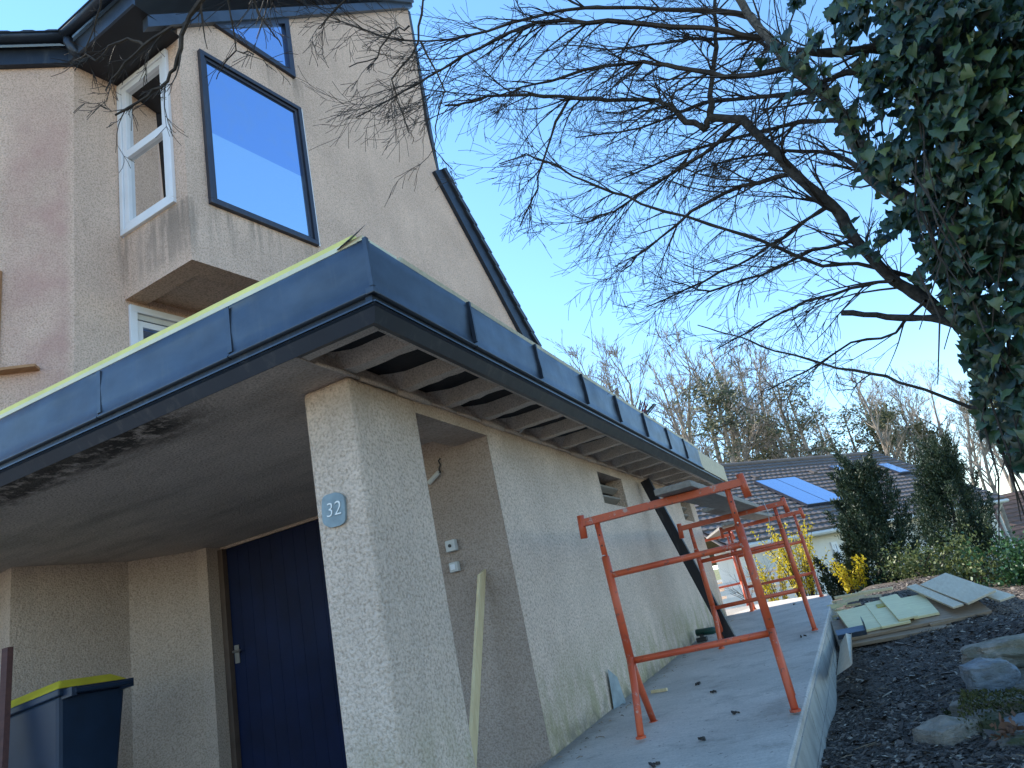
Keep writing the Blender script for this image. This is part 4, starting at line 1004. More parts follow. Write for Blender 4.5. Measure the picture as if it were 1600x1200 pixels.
b1 = rpnt(0, SLn, -.06) + DQ * RUN - V((0, 0, RISE)); b2 = rpnt(LEN, SLn, -.06) + DQ * RUN - V((0, 0, RISE)); mb.add([rpnt(0, SLn, -.06), rpnt(LEN, SLn, -.06), b2, b1], [(0, 1, 2, 3)])
mb.build('roof', M['rtile'], N)
MB().tube([rpnt(-.05, SLn, .06), rpnt(LEN, SLn, .06)], .09, 8).build('ridge_tiles', M['rtile'], N)
mb = MB(); wv = lambda u, q, z: V((Ee.x, Ee.y, 0)) - D1 * u + DQ * q + V((0, 0, z))
gz = zt(0, 26) - .6
mb.add([wv(.35, .45, gz), wv(LEN, .45, gz), wv(LEN, .45, Ee.z - .02), wv(.35, .45, Ee.z - .02)], [(0, 1, 2, 3)])
mb.add([wv(.35, .45, gz), wv(.35, .45, Ee.z + .2), wv(.35, RUN, Ee.z + RISE - .1), wv(.35, 2 * RUN - .45, Ee.z + .2), wv(.35, 2 * RUN - .45, gz)], [(0, 1, 2, 3, 4)])
M['nwall'] = simple('white_render', (.72, .68, .62), .9, .06, 2)
mb.build('wall', M['nwall'], N)
MB().tube([rpnt(-.1, -.12, -.06), rpnt(LEN, -.12, -.06)], .075, 8).build('gutter', M['greyp'], N)
MB().tube([wv(-.02, .1, Ee.z - .1), wv(.05, .42, Ee.z - .5), wv(.05, .42, gz)], .05, 8).build('downpipe', M['greyp'], N)
MB().obox((rpnt(0, 0, -.12) + rpnt(LEN, 0, -.12)) / 2, D1 * LEN / 2, RNm * .05, VSn * .06).build('eave_board', M['white_p'], N)
rpl = lambda px, py: onp(px, py, RNm, RNm.dot(Ee))
def onroof(name, corners, mat, frame, th, rows, cols, gap):
    C = [rpl(*c) for c in corners]       # top-left, top-right, bottom-right, bottom-left
    u = [(Ee - c).dot(D1) for c in C]; v = [(c - Ee).dot(VSn) for c in C]
    uh, ul = (u[0] + u[3]) / 2, (u[1] + u[2]) / 2; vt, vb = (v[0] + v[1]) / 2, (v[2] + v[3]) / 2
    f = MB(); f.obox(rpnt((uh + ul) / 2, (vt + vb) / 2, .10), D1 * (uh - ul) / 2, VSn * (vt - vb) / 2, RNm * th); fo_ = f.build(name, frame, N)
    du, dv_2 = (uh - ul) / cols, (vt - vb) / rows
    for i in range(cols):
        for j in range(rows):
            MB().obox(rpnt(ul + du * (i + .5), vb + dv_2 * (j + .5), .10 + th + .004), D1 * (du / 2 - gap), VSn * (dv_2 / 2 - gap), RNm * .004).build('glass_panel', mat, fo_)
    return fo_
M['solar'] = mk_glass('solar_glass', (.20, .34, .62), .12, .75)
onroof('solar_panel', ((1175, 757), (1246, 750), (1319, 787), (1262, 794)), M['solar'], M['anth'], .05, 1, 2, .03)
onroof('skylight', ((1297, 733), (1313, 731), (1336, 744), (1319, 746)), M['solar'], M['anth'], .06, 1, 1, .06)
onroof('skylight', ((1371, 730), (1384, 728), (1423, 742), (1402, 744)), M['solar'], M['anth'], .06, 1, 1, .06)
for (px, py) in ((1270, 740), (1350, 732), (1179, 748)):
    q = rpl(px, py); MB().obox(q + RNm * .09, D1 * .12, VSn * .12, RNm * .05).build('vent_tile', M['rtile'], N)
def nwin(u0, u1, z0, z1, name='window'):
    f = lambda u, z, d: wv(u, .45 - d, z)
    m = MB(); frame_rect(f, u0, u1, z0, z1, .09, -.02, .05, m); o_ = m.build(name, M['white'], N)
    m = MB(); frame_rect(f, (u0 + u1) / 2 - .04, (u0 + u1) / 2 + .04, z0 + .09, z1 - .09, .04, -.02, .04, m); m.build('mullion', M['white'], o_)
    MB().add([f(u0 + .08, z0 + .08, .012), f(u1 - .08, z0 + .08, .012), f(u1 - .08, z1 - .08, .012), f(u0 + .08, z1 - .08, .012)], [(0, 1, 2, 3)]).build('pane', M['glass_sky'], o_)
wn = -DQ; wc = wn.dot(wv(0, .45, 0))
def wuz(px, py): q = onp(px, py, wn, wc); return (V((Ee.x, Ee.y, 0)) - q).dot(D1), q.z
a_, b_ = wuz(1432, 820), wuz(1468, 850); nwin(b_[0], a_[0], b_[1], a_[1])
a_, b_ = wuz(1296, 848), wuz(1335, 930); nwin(b_[0], a_[0], b_[1], a_[1], 'patio_door')
# roof of another house further off
F2 = dep(1560, 850, 38); e = empty('far_house', (F2.x + 4, F2.y, 0), 'distant house with reddish brown roof behind the conifers', 'house')
D2 = V((.9, .43, 0)).normalized(); Q2 = V((-D2.y, D2.x, 0)); zE2 = dep(1590, 852, 38).z
mb = MB()
for r in range(12):
    t_0, t_1 = r / 12, (r + 1) / 12
    A = F2 + Q2 * 4.2 * t_0 + V((0, 0, zE2 - F2.z + 2.9 * t_0 + .05)); Bq = F2 + Q2 * 4.2 * t_1 + V((0, 0, zE2 - F2.z + 2.9 * t_1))
    mb.add([A - D2 * 1, A + D2 * 16, Bq + D2 * 16, Bq - D2 * 1, A - D2 * 1 - V((0, 0, .06)), A + D2 * 16 - V((0, 0, .06))], [(0, 1, 2, 3), (4, 5, 1, 0)])
mb.build('roof', simple('red_tile', (.17, .10, .075), .8, .25, 3), e)
A = F2 + Q2 * .4; MB().add([V((A.x, A.y, -.8)) - D2, V((A.x, A.y, -.8)) + D2 * 16, V((A.x, A.y, zE2)) + D2 * 16, V((A.x, A.y, zE2)) - D2], [(0, 1, 2, 3)]).build('wall', M['nwall'], e)

# pale terrace and white slatted fence beyond the garage end
mb = MB(); mb.box((-16, 17.8, -.2), (-1.2, 24, .62)); tag(mb.build('terrace', simple('pale_paving', (.62, .57, .5), .8, .1, 2)), kind='structure')
e = empty('garden_fence', (-5, 19.5, .62), 'white horizontal slat fence in sunlight behind the trestles', 'fence')
for i in range(6): MB().box((-9.5, 19.5, .75 + .19 * i), (-1.5, 19.53, .87 + .19 * i)).build('slat', M['white_p'], e)
for x in (-9.4, -6.8, -4.2, -1.6): MB().box((x, 19.531, .62), (x + .08, 19.6, 1.9)).build('post', M['white_p'], e)
e = empty('garden_wall', (-8, 23, .3), 'low peach rendered wall far behind the ramp end', 'wall')
MB().box((-16, 23.2, .2), (-2.5, 23.45, 1.9)).build('wall_panel', simple('peach', (.66, .50, .38), .9, .08), e)
MB().box((-16.1, 23.15, 1.9), (-2.45, 23.5, 1.98)).build('coping', M['greyp'], e)

# ------------------------------------------------------------------ vegetation
def bark(name, a, b, sc=30):
    n = NT(name); p = n.pos(); f = n.noise(p, sc, 5, .7); return n.out(n.mix(n.ramp(f, .35, .68), a, b), .9, n.bump(f, .8, .01))
M['bark'] = bark('dark_bark', (.018, .015, .012), (.075, .065, .052))
M['bark_g'] = bark('grey_lichen_bark', (.035, .032, .028), (.19, .17, .14), 45)
M['twig'] = bark('twig_bark', (.022, .017, .013), (.07, .054, .04), 12)
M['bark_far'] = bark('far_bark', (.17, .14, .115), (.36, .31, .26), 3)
def mk_ivy():
    n = NT('ivy_leaf'); g_ = n.n('ShaderNodeNewGeometry'); oi = n.n('ShaderNodeObjectInfo'); r = n.math('FRACT', n.math('ADD', g_.outputs['Random Per Island'], n.math('MULTIPLY', oi.outputs['Random'], 7.3)))
    cr = n.n('ShaderNodeValToRGB'); n.l(r, cr.inputs[0]); e_ = cr.color_ramp.elements; e_[0].color = (.006, .020, .010, 1); e_[1].position = 1; e_[1].color = (.16, .19, .045, 1)
    for pp, cc in ((.55, (.018, .048, .02, 1)), (.88, (.045, .085, .03, 1)), (.95, (.085, .13, .04, 1))): k = cr.color_ramp.elements.new(pp); k.color = cc
    c = n.mix(n.math('MULTIPLY', n.ramp(n.noise(n.pos(), 60, 3), .5, .7), .3), cr.outputs[0], (.05, .06, .03))
    m = n.out(c, .38, n.bump(n.noise(n.pos(), 45, 2), .3, .004), Specular_IOR_Level=.6)
    tr = n.n('ShaderNodeBsdfTranslucent'); n.l(c, tr.inputs[0]); mx = n.n('ShaderNodeMixShader'); mx.inputs[0].default_value = .15
    n.l(n.b.outputs[0], mx.inputs[1]); n.l(tr.outputs[0], mx.inputs[2]); n.l(mx.outputs[0], n.t.nodes['Material Output'].inputs[0]); return m
M['ivy'] = mk_ivy()
M['conifer'] = mk_leaf('conifer_needles', (.010, .028, .015), (.042, .068, .03), .6, .12)
M['pine'] = mk_leaf('pine_needles', (.045, .06, .028), (.17, .165, .085), .7, .2)
M['shrub'] = mk_leaf('shrub_leaf', (.03, .06, .018), (.15, .17, .05), .5, .25)
M['laurel'] = mk_leaf('laurel_leaf', (.012, .05, .02), (.05, .12, .035), .4, .2)
M['forsythia'] = mk_leaf('yellow_blossom', (.50, .38, .015), (.70, .56, .03), .6, .35)

def grow(mb, p, d, L_, r, lev, droop=0.0, spread=.9, nseg=5, sides=3, kids=(3, 6), up=0.0, ratio=.6, rmin=.0008):
    pts = [p.copy()]; rs = [r]; q = p.copy(); d = d.normalized(); forks = []; curl = V((random.gauss(0, .09), random.gauss(0, .09), random.gauss(0, .09)))
    for i in range(nseg):
        d = (d + curl + V((random.gauss(0, .09), random.gauss(0, .09), random.gauss(0, .09) - droop + up))).normalized()
        q = q + d * (L_ / nseg); pts.append(q.copy()); rs.append(max(r * (1 - .72 * (i + 1) / nseg), rmin)); forks.append((q.copy(), d.copy(), rs[-1]))
    mb.tube(pts, rs, max(3, sides), False)
    if lev > 0:
        for k in range(random.randint(*kids)):
            fq, fd, fr = random.choice(forks[:-1] if nseg > 2 else forks)
            sv = V((random.gauss(0, 1), random.gauss(0, 1), random.gauss(0, 1))); sv = (sv - fd * sv.dot(fd)).normalized()
            grow(mb, fq, fd + sv * U(.3, spread), L_ * U(.35, .75) * (ratio / .6), fr * .68, lev - 1, droop, spread, max(3, nseg - 1), 3, kids, up, ratio, rmin)

# --- the old ivy-covered tree beside the camera
IT = empty('ivy_clad_tree', dep(1690, 1120, 3.1) * 1.0, 'bare old tree with ivy-clad trunk overhanging the path', 'tree')
tb = V((1.45, 3.3, zt(1.45, 3.3) - .05)); 
trunk_pts = [tb] + [dep(*q) for q in ((1800, 900, 3.0), (1730, 700, 3.0), (1650, 450, 3.05), (1550, 220, 3.1), (1450, 0, 3.2), (1370, -220, 3.4), (1330, -420, 3.6), (1310, -640, 3.9))]
MB().tube(trunk_pts, [.20, .17, .15, .13, .12, .10, .08, .055, .02], 14).build('trunk', M['bark'], IT, shade=True)
LIMBS = [  # (points px,py), depth start, depth end, radius px start, end, material, twig density
    ([(1590, 420), (1500, 350), (1420, 318), (1360, 270), (1322, 187), (1285, 142), (1240, 101), (1202, 60), (1169, 22), (1130, -40), (1080, -150), (1040, -300), (1020, -420)], 3.3, 4.2, 17, 2, 'bark_g', 1.0),
    ([(1560, 560), (1500, 505), (1447, 470), (1397, 439), (1337, 375), (1300, 319), (1240, 270), (1195, 221), (1161, 187), (1109, 184)], 3.2, 4.1, 11, 6.5, 'bark', 1.0),
    ([(1109, 184), (1101, 202), (1071, 191), (1049, 165), (1029, 157), (950, 157), (890, 152), (830, 148), (762, 150), (725, 161), (695, 165)], 4.1, 4.3, 5.5, 1.5, 'bark', 1.0),
    ([(1109, 184), (1109, 150), (1116, 94), (1120, 41), (1110, -20), (1090, -110), (1100, -200)], 4.1, 4.3, 5.5, 1.2, 'bark', 1.0),
    ([(890, 152), (868, 190), (845, 262), (832, 310), (812, 355)], 4.25, 4.3, 2.6, 1, 'twig', .8),
    ([(1420, 75), (1360, 75), (1300, 82), (1244, 80)], 3.3, 3.5, 8, 6, 'bark', .6),
    ([(1370, 100), (1345, 110), (1310, 118), (1270, 135)], 3.3, 3.6, 6, 4, 'bark', .6),
    ([(1475, 484), (1420, 432), (1340, 412), (1285, 416), (1187, 375), (1112, 352), (1002, 319), (935, 292), (875, 262), (822, 240), (780, 256)], 3.4, 4.6, 4.5, 1, 'twig', .45),
    ([(1540, 640), (1517, 637), (1405, 598), (1337, 579), (1262, 561), (1187, 540), (1142, 523), (1090, 508)], 3.1, 4.0, 3.6, .8, 'twig', .22),
    ([(1520, 520), (1470, 500), (1427, 497), (1370, 492), (1315, 489)], 3.2, 3.6, 5.5, 4.5, 'bark', .1),
    ([(1400, -120), (1250, -230), (1050, -270), (850, -240), (640, -200), (500, -170), (420, -120)], 3.35, 3.25, 14, 5.5, 'bark', .5),
    ([(850, -240), (800, -130), (760, -60)], 3.3, 3.8, 4, 2.6, 'twig', .4),
    ([(500, -170), (510, -110), (520, -60)], 3.3, 3.5, 3.5, 2.5, 'twig', .4),
    ([(420, -120), (290, -130), (200, -100), (160, -40)], 3.25, 3.3, 4, 2.3, 'twig', .4),
    ([(1260, 100), (1202, 112), (1131, 120), (1056, 105), (1006, 96), (912, 109), (837, 131), (770, 150)], 3.6, 4.6, 6, 1.2, 'twig', 1.0),
    ([(1200, 60), (1100, 43), (950, 32), (856, 34), (800, 49), (725, 86), (669, 120), (612, 154), (556, 184)], 3.9, 4.7, 5, .9, 'twig', .8),
    ([(1180, 30), (1100, 15), (1000, 12), (875, 17), (762, 49), (700, 62), (600, 58), (500, 20)], 3.9, 4.8, 4, .9, 'twig', .8),
    ([(760, -60), (661, 0), (654, 64), (612, 124), (620, 157), (639, 208)], 3.8, 4.0, 2.4, .8, 'twig', .5),
    ([(657, 64), (695, 142), (680, 199), (682, 247)], 3.95, 4.0, 1.7, .7, 'twig', .4),
    ([(640, 40), (612, 50), (590, 90), (545, 105)], 3.95, 4.0, 1.8, .8, 'twig', .5),
    ([(420, -120), (360, -60), (315, 0), (292, 36), (277, 94), (262, 127), (232, 150), (180, 180)], 3.2, 3.3, 6, 1.6, 'twig', .5),
    ([(292, 36), (270, 41), (225, 71), (195, 98), (165, 142)], 3.25, 3.35, 3.6, 1.3, 'twig', .6),
    ([(225, 71), (200, 60), (170, 72), (150, 95), (135, 85), (110, 100)], 3.3, 3.4, 2.6, 1.1, 'twig', .6),
    ([(160, -40), (158, 0), (148, 40), (132, 88)], 3.3, 3.4, 2.2, .9, 'twig', .6),
    ([(350, -40), (356, 0), (369, 79), (397, 86)], 3.3, 3.4, 1.8, .9, 'twig', .5),
    ([(369, 79), (350, 100), (338, 124)], 3.35, 3.4, 1.3, .7, 'twig', .3),
    ([(385, -40), (400, 10), (425, 50), (440, 72)], 3.3, 3.4, 1.8, .8, 'twig', .5),
    ([(520, -60), (540, 0), (510, 30), (498, 45)], 3.5, 3.6, 2.4, .9, 'twig', .6),
    ([(1161, 187), (1100, 240), (1020, 290), (960, 330), (900, 350)], 4.0, 4.8, 4, 1, 'twig', 1.1),
    ([(1240, 270), (1160, 290), (1080, 330), (1010, 390), (970, 425)], 3.8, 4.8, 4, 1, 'twig', 1.1),
    ([(1300, 319), (1250, 350), (1180, 400), (1100, 440), (1010, 480)], 3.7, 4.8, 4, 1, 'twig', 1.0),
    ([(1322, 187), (1250, 190), (1150, 215), (1050, 245), (960, 285)], 3.5, 5.0, 5, 1, 'twig', 1.1),
    ([(1285, 142), (1200, 150), (1100, 160), (1000, 200), (900, 215)], 3.6, 5.2, 5, 1, 'twig', 1.1),
    ([(1397, 439), (1330, 450), (1260, 470), (1200, 500), (1120, 545)], 3.4, 4.6, 3.5, 1, 'twig', .8),
    ([(1447, 470), (1400, 520), (1330, 535), (1260, 580), (1200, 610)], 3.3, 4.6, 3, .9, 'twig', .6),
    ([(1360, 270), (1300, 240), (1230, 235), (1140, 250), (1080, 275)], 3.5, 5.0, 4.5, 1, 'twig', 1.1),
    ([(1240, 101), (1180, 60), (1080, 60), (980, 75), (880, 70)], 3.7, 5.0, 4, 1, 'twig', 1.1),
    ([(1337, 375), (1270, 390), (1190, 430), (1110, 455), (1050, 440)], 3.6, 5.0, 3.5, 1, 'twig', 1.0),
]
tw = MB(); random.seed(21)
for pts_, da, db, ra, rb, mt, den in LIMBS:
    n_ = len(pts_); P3 = []; R3_ = []
    # resample with a little wobble
    for i in range(n_ - 1):
        for k in range(3):
            t = (i + k / 3) / (n_ - 1); f = k / 3
            px = pts_[i][0] * (1 - f) + pts_[i + 1][0] * f; py = pts_[i][1] * (1 - f) + pts_[i + 1][1] * f
            d_ = da + (db - da) * t; wob = 1.6 if k else 0
            P3.append(dep(px + random.gauss(0, wob), py + random.gauss(0, wob), d_)); R3_.append((ra + (rb - ra) * t ** .8) * d_ / FPX * (1 + U(-.12, .18)))
    P3.append(dep(pts_[-1][0], pts_[-1][1], db)); R3_.append(rb * db / FPX)
    if mt != 'twig': MB().tube(P3, R3_, 9).build('limb', M[mt], IT, shade=True)
    else: tw.tube(P3, R3_, 5, False)
    if den <= 0: continue
    tot = sum((P3[i + 1] - P3[i]).length for i in range(len(P3) - 1))
    nk = int(tot * 14 * den)
    for k in range(nk):
        t = U(.12, 1.0) ** .75; i = min(len(P3) - 2, int(t * (len(P3) - 1))); b0 = P3[i]; fd = (P3[i + 1] - P3[i]).normalized()
        sv = V((random.gauss(0, 1), random.gauss(0, 1), random.gauss(0, 1))); sv = (sv - fd * sv.dot(fd)).normalized()
        bias = V((-.25, 0, -.12)); hs_ = pts_[0][0] < 560 or pts_[-1][0] < 420
        grow(tw, b0, fd + sv * U(.45, 1.0) + bias, U(.18, .62) * (.42 if hs_ else 1 if ra > 2.5 else .5), min(max(R3_[i] * .55, .0028), .0075), 2, .02, .9, 5, 3, (2, 4), 0, .6, .0015)
tw.build('twigs', M['twig'], IT)
# ivy
leaf_pts = [(0, 0), (.30, .06), (.50, -.06), (.44, .26), (.34, .44), (.16, .62), (0, 1.0), (-.16, .62), (-.34, .44), (-.44, .26), (-.50, -.06), (-.30, .06)]
def ivy_leaf_mesh(seed):
    random.seed(seed); mb = MB(); j = [(x * U(.85, 1.15), y * U(.9, 1.1)) for x, y in leaf_pts]
    vs = [V((x, y - .1, -.22 * abs(x) - .14 * (y - .3) ** 2 + U(-.02, .02))) for x, y in j] + [V((0, .3, .03))]
    n_ = len(j); mb.add(vs, [(i, (i + 1) % n_, n_) for i in range(n_)])
    return mb
LV = [ivy_leaf_mesh(s) for s in range(5)]
IVM = [l.build('ivy_leaf', M['ivy'], org=(0, 0, 0), mesh_only=True, shade=True) for l in LV]
random.seed(5)
poly = [(1230, -30), (1240, 30), (1262, 62), (1300, 90), (1345, 60), (1330, 110), (1352, 150), (1385, 195), (1372, 240), (1400, 270), (1372, 320), (1352, 350), (1370, 380), (1420, 350), (1440, 400), (1425, 430), (1462, 460), (1480, 490), (1500, 520), (1505, 560), (1520, 590), (1522, 640), (1532, 672), (1560, 690), (1576, 715), (1600, 735), (1650, 760), (1700, 760), (1700, -30)]
def inside(x, y):
    c = False; j = len(poly) - 1
    for i in range(len(poly)):
        (xi, yi), (xj, yj) = poly[i], poly[j]
        if (yi > y) != (yj > y) and x < (xj - xi) * (y - yi) / (yj - yi) + xi: c = not c
        j = i
    return c
IV = []
while len(IV) < 3800:
    px, py = U(1225, 1660), U(-20, 800)
    if not inside(px, py): continue
    cx = 1450 + (py / 700) * 170                     # trunk centre in the picture
    edge_ = max(0, min(1, (cx - px) / 190))
    if edge_ > .45 and noise.noise(V((px / 42, py / 42, 1))) < -.28 + .35 * edge_: continue
    if edge_ <= .45 and noise.noise(V((px / 55, py / 75, 4))) < -.22 and U(0, 1) < .8: continue
    d_ = 2.75 + .55 * edge_ + abs(random.gauss(0, .22))
    IV.append((px, py, d_))
for _ in range(2600):
    px, py = U(1300, 1680), U(-30, 800)
    if inside(px, py) and (1450 + (py / 700) * 170 - px) < 90: IV.append((px, py, U(3.35, 3.75)))
# hanging sprays along limbs
for (x0, y0, x1, y1, n_, d_) in ((1240, 80, 1330, 200, 60, 3.35), (1330, 200, 1400, 300, 60, 3.3), (1200, 70, 1250, 130, 25, 3.5), (1320, 360, 1380, 400, 14, 3.3)):
    for _ in range(n_):
        t = U(0, 1); IV.append((x0 + (x1 - x0) * t + random.gauss(0, 14), y0 + (y1 - y0) * t + random.gauss(0, 14), d_ + U(-.1, .1)))
for i in range(len(trunk_pts) - 2):      # ivy carries on round the trunk above and below
    a_, b_ = trunk_pts[i], trunk_pts[i + 1]
    for _ in range(230 if i else 90):
        q_ = a_ + (b_ - a_) * U(0, 1); an = U(0, 2 * pi); rr_ = U(.16, .36) * (1 if i < 6 else .6); q_ = q_ + V((cos(an) * rr_, sin(an) * rr_, 0)); v_ = q_ - EYE; d_ = v_.dot(FW)
        if d_ > .5:
            px, py = 800 + FPX * v_.dot(RT) / d_, 600 - FPX * v_.dot(UP) / d_
            if px > 1600 or py < -10 or inside(px, py): IV.append((px, py, d_))
leaves = []
for px, py, d_ in IV:
    c = dep(px, py, d_)
    ax_ = min(trunk_pts, key=lambda t_: (t_ - c).length); ow = c - ax_; ow.z = 0; ow = ow.normalized() if ow.length > .01 else V((-1, 0, 0))
    out = ((V((-.55, -.75, .25)) if px < 1600 and py > -10 else ow + V((0, 0, .2))) + V((random.gauss(0, .45), random.gauss(0, .45), random.gauss(0, .4)))).normalized()
    dn = V((random.gauss(-.12, .3), random.gauss(0, .3), -1)); dn = (dn - out * dn.dot(out)).normalized(); sx = dn.cross(out)
    s_ = U(.026, .080) if U(0, 1) < .6 else U(.045, .07) * (1 if U(0, 1) < .85 else 1.25)
    leaves.append((c, sx, dn, out, s_))
leaves.sort(key=lambda l: (l[0] - EYE).dot(FW) / l[4])
rest = MB()
for i, (c, sx, dn, out, s_) in enumerate(leaves):
    if i < 300:
        o = bpy.data.objects.new('ivy_leaf', IVM[i % 5]); COL.objects.link(o); o.parent = IT
        mt = Matrix((( sx.x * s_, dn.x * s_, out.x * s_, c.x - IT['_o'][0]), (sx.y * s_, dn.y * s_, out.y * s_, c.y - IT['_o'][1]), (sx.z * s_, dn.z * s_, out.z * s_, c.z - IT['_o'][2]), (0, 0, 0, 1)))
        o.matrix_local = mt
    else:
        l = LV[i % 5]; rest.add([c + (sx * v[0] + dn * v[1] + out * v[2]) * s_ for v in l.v], l.f)
o = rest.build('ivy_foliage', M['ivy'], IT, shade=True); o['kind'] = 'stuff'
st_ = MB()
for _ in range(70):
    px, py = U(1420, 1620), U(-20, 760)
    if inside(px, py): a = dep(px, py, 3.0); st_.tube([a, a + V((U(-.1, .05), U(-.1, .1), -.25)), a + V((U(-.2, .05), U(-.1, .1), -.5))], [.005, .004, .002], 5, False)
st_.build('ivy_stems', M['twig'], IT)

# --- background wood: bare trees and pines, each a tree of its own
random.seed(11)
def bare_variant(seed, hgt):
    random.seed(seed); t = MB(); c = MB(); p = V((0, 0, 0)); d = V((U(-.06, .06), U(-.06, .06), 1)).normalized(); r = .22 + U(-.04, .06)
    pts = [p.copy()]; rs = [r]; n_ = 9; ks = []
    for i in range(n_):
        d = (d + V((random.gauss(0, .07), random.gauss(0, .07), .06))).normalized(); p = p + d * hgt * .86 / n_; pts.append(p.copy()); rs.append(r * (1 - .8 * (i + 1) / n_)); ks.append((p.copy(), d.copy(), rs[-1], i))
    t.tube(pts, rs, 7, False)
    for (q, dd, rr_, i) in ks:
        if i < 3: continue
        for _ in range(random.randint(2, 3)):
            a = U(0, 2 * pi); sv = V((cos(a), sin(a), U(-.1, .5)))
            grow(c, q, dd * U(.7, 1.2) + sv * U(.45, .9), hgt * U(.13, .25) * (1.2 - .07 * i), max(rr_ * .6, .04), 3, 0, .7, 5, 3, (2, 4), .08, .62, .011)
    return t.build('trunk', M['bark_far'], org=(0, 0, 0), mesh_only=True, shade=True), c.build('crown', M['bark_far'], org=(0, 0, 0), mesh_only=True)
BV = [bare_variant(100 + i, 15) for i in range(5)]
def pine_variant(seed, hgt):
    random.seed(seed); t = MB().tube([(0, 0, 0), (U(-.3, .3), U(-.3, .3), hgt * .5), (U(-.4, .4), U(-.4, .4), hgt * .95)], [.24, .17, .04], 7, False); c = MB()
    for k in range(22):
        z = hgt * U(.5, 1.0); a = U(0, 2 * pi); R_ = U(.5, 2.6) * (1.1 - (z / hgt - .45) * 1.2); cc = V((cos(a) * R_, sin(a) * R_, z)); t.tube([(0, 0, z - .4), tuple(cc)], [.05, .02], 4, False)
        for _ in range(140):
            p = cc + V((random.gauss(0, .6), random.gauss(0, .6), random.gauss(0, .26))); dd = V((random.gauss(0, 1), random.gauss(0, 1), random.gauss(.5, 1))).normalized(); s_ = dd.orthogonal().normalized(); L_ = U(.18, .38)
            c.add([p, p + dd * L_ * .5 + s_ * L_ * .22, p + dd * L_, p + dd * L_ * .5 - s_ * L_ * .22], [(0, 1, 2), (0, 2, 3)])
    return t.build('trunk', M['bark_far'], org=(0, 0, 0), mesh_only=True), c.build('crown', M['pine'], org=(0, 0, 0), mesh_only=True)
PV = [pine_variant(200 + i, 14) for i in range(2)]
random.seed(13)
def place_tree(name, var, px, d_, ztop_px, label, group, base=None):
    """stand a tree whose tip reaches picture height ztop_px"""
    topp = dep(px, ztop_px, d_); gz_ = zt(topp.x, topp.y) - .1; s_ = (topp.z - gz_) / (15 if 'bare' in name else 14)
    e_ = empty(name, (topp.x, topp.y, gz_), label, 'tree', group); e_.rotation_euler = (U(-.04, .04), U(-.04, .04), U(0, 6.28)); e_.scale = (s_ * U(.85, 1.1), s_ * U(.85, 1.1), s_)
    for me in var:
        o_ = bpy.data.objects.new(me.name.split('.')[0], me); COL.objects.link(o_); o_.parent = e_
    return e_
n_b = 0
for i in range(48):
    px = 880 + i * 16.6 + U(-8, 8); row = i % 3; d_ = (44, 52, 62)[row] + U(-3, 3)
    tp = 578 - 30 * math.exp(-((px - 1080) / 120) ** 2) - 15 * math.exp(-((px - 1200) / 60) ** 2) + .02 * (px - 1000) + U(-16, 34)
    place_tree('bare_tree', BV[(i * 3 + row) % 5], px, d_, tp, ('slender bare tree rising above the flat garage roof edge' if px < 1120 else 'slender bare tree rising above the solar panels' if px < 1260 else 'slender bare tree rising above the skylights' if px < 1400 else 'slender bare tree seen between the broad conifer and the ivy'), 'bare trees of the wood')
for i, (px, tp, d_) in enumerate(((1108, 590, 41), (1228, 596, 40), (1372, 632, 41), (1310, 640, 43), (1545, 596, 41), (1180, 660, 44), (1440, 655, 44))):
    place_tree('pine_tree', PV[i % 2], px, d_, tp, ('pine at the garage end of the wood with golden crown', 'tall pine above the ridge of the white house', 'broad pine above the skylights of the white house', 'small pine between the two taller pines', 'golden pine half hidden by the ivy tree', 'low pine behind the solar panel roof', 'low pine beyond the roof end of the white house')[i], 'pines of the wood')

# --- conifers in the garden
def conifer(px, ptop, pbot, d_, wpx, label, seed, mat='conifer', n=5200):
    random.seed(seed); a = dep(px[0], ptop, d_); b = dep(px[1], pbot, d_); gz_ = min(b.z, zt(b.x, b.y) + .0); hgt = a.z - gz_; W = wpx * d_ / FPX / 2
    e_ = empty('conifer', (b.x, b.y, gz_), label, 'tree')
    base = V((b.x, b.y, gz_)); axis = V((a.x - b.x, 0, hgt))
    MB().tube([base, base + axis * .5, base + axis * .9], [.07, .05, .015], 7).build('trunk', M['bark'], e_)
    c = MB()
    for k in range(190):
        t = U(0.02, .97) ** 1.15; z = t; rad = W * (1 - t) ** .85 * (1 + .35 * noise.noise(V((k * .7, seed, 0)))) + .05; an = U(0, 2 * pi); R_ = rad * U(.2, 1.12)
        cc = base + axis * z + V((cos(an) * R_, sin(an) * R_, 0)); td = V((cos(an) * .45, sin(an) * .45, 1)).normalized(); L_ = U(.22, .5) * (W / .6)
        for q in range(n // 190):
            t2 = U(0, 1); p = cc + td * L_ * t2 + V((random.gauss(0, 1), random.gauss(0, 1), random.gauss(0, 1))) * (.062 * (1 - .75 * t2)) * (W / .6)
            dd = (td + V((random.gauss(0, .6), random.gauss(0, .6), random.gauss(0, .4)))).normalized(); s_ = dd.orthogonal().normalized(); s_ = (s_ * U(-1, 1) + dd.cross(s_) * U(-1, 1)).normalized(); k2 = U(.05, .10)
            c.add([p, p + dd * k2 * .5 + s_ * k2 * .16, p + dd * k2, p + dd * k2 * .5 - s_ * k2 * .16], [(0, 1, 2), (0, 2, 3)])
    c.build('crown', M[mat], e_); return e_
conifer((1348, 1385), 736, 950, 14.5, 138, 'dark flame-shaped conifer in front of the white house', 31, n=60000)
conifer((1478, 1520), 708, 950, 17.0, 145, 'broad dark conifer near the picture edge', 32, n=56000)
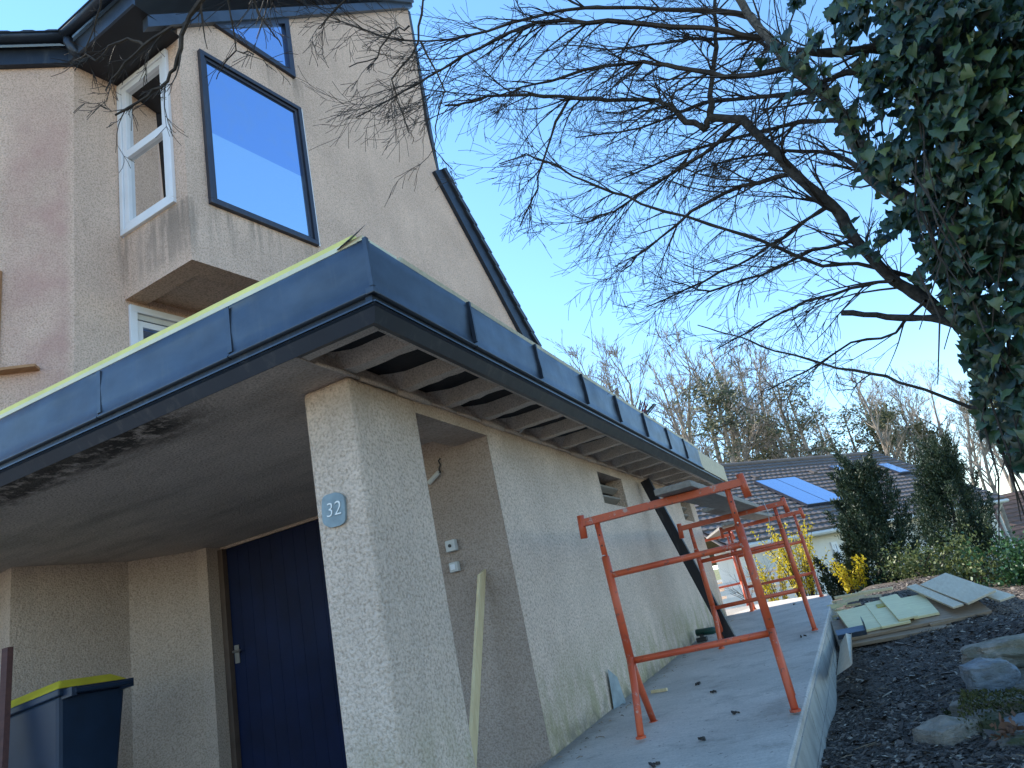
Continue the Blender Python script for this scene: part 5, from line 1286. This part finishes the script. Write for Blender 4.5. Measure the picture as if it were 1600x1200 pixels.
# --- shrubs
def shrub(px, py, d_, rx, rz, label, seed, mat, n=2200, size=.06, stems=14):
    random.seed(seed); c = dep(px, py, d_); gz_ = zt(c.x, c.y); e_ = empty('shrub', (c.x, c.y, gz_), label, 'shrub'); R_ = rx * d_ / FPX; Z_ = rz * d_ / FPX
    st = MB()
    for k in range(stems):
        a = U(0, 2 * pi); q = c + V((cos(a) * R_ * U(.2, .8), sin(a) * R_ * U(.2, .8), U(-.2, .9) * Z_)); st.tube([(c.x + U(-.1, .1), c.y + U(-.1, .1), gz_), tuple((V((c.x, c.y, gz_)) + q) / 2 + V((U(-.1, .1), U(-.1, .1), 0))), tuple(q)], [.014, .009, .003], 4, False)
    st.build('stem', M['twig'], e_); pts_ = []
    cl_ = [(c + V((random.gauss(0, .45) * R_, random.gauss(0, .45) * R_, U(-.9, .85) * Z_)), U(.14, .34)) for _ in range(42)]
    for k in range(n):
        q, r_ = random.choice(cl_); pts_.append(q + V((random.gauss(0, 1), random.gauss(0, 1), random.gauss(0, 1))) * r_ * R_ * .75)
    leafcloud('foliage', pts_, size, M[mat], e_, V((0, 0, .2))); return e_
shrub(1450, 895, 13.0, 62, 45, 'loose light green shrub between the two conifers', 41, 'shrub', 2600, .06)
shrub(1530, 905, 12.2, 60, 40, 'low leafy shrub at the crest of the mulch', 42, 'shrub', 2600, .06)
shrub(1600, 890, 11.5, 55, 55, 'dense dark green laurel at the picture edge', 43, 'laurel', 3200, .07)
shrub(1400, 920, 14.0, 50, 30, 'dark low shrub at the foot of the flame-shaped conifer', 44, 'laurel', 2000, .06)
# forsythia: upright arching stems set with yellow flowers
def forsythia(px, py, ptop, d_, w_, n_stem, label, seed):
    random.seed(seed); b = dep(px, py, d_); gz_ = zt(b.x, b.y); hgt = dep(px, ptop, d_).z - gz_; e_ = empty('forsythia', (b.x, b.y, gz_), label, 'shrub'); st = MB(); pts_ = []
    W = w_ * d_ / FPX
    for k in range(n_stem):
        a = U(0, 2 * pi); R_ = W * U(.1, 1); q0 = V((b.x + cos(a) * .12, b.y + sin(a) * .12, gz_)); hh = hgt * U(.55, 1.0); q1 = q0 + V((cos(a) * R_ * .4, sin(a) * R_ * .4, hh * .6)); q2 = q0 + V((cos(a) * R_, sin(a) * R_, hh))
        st.tube([q0, q1, q2], [.011, .008, .003], 4, False)
        for m in range(60):
            t = U(.15, 1); q = q0 * (1 - t) ** 2 + q1 * 2 * t * (1 - t) + q2 * t * t; pts_.append(q + V((random.gauss(0, .03), random.gauss(0, .03), random.gauss(0, .03))))
    st.build('stem', M['twig'], e_); leafcloud('blossom', pts_, .055, M['forsythia'], e_); return e_
forsythia(1262, 935, 800, 15.0, 48, 46, 'tall yellow flowering bush behind the third trestle', 51)
forsythia(1345, 940, 860, 14.0, 30, 22, 'smaller yellow flowering bush beside the flame-shaped conifer', 52)
forsythia(1215, 930, 845, 16.0, 30, 18, 'sparse yellow flowering bush seen through the trestles', 53)
random.seed(61); e = empty('bare_bush', dep(1190, 920, 16.5), 'small leafless bush behind the second trestle', 'bush'); mb = MB(); b = dep(1190, 930, 16.5); b.z = zt(b.x, b.y)
for _ in range(7): grow(mb, b, V((U(-.5, .5), U(-.3, .3), 1)), 1.1, .018, 3, 0, .8, 5, 3, (2, 4), .04)
mb.build('branches', M['twig'], e)
for o in bpy.data.objects:
    if '_o' in o: del o['_o']
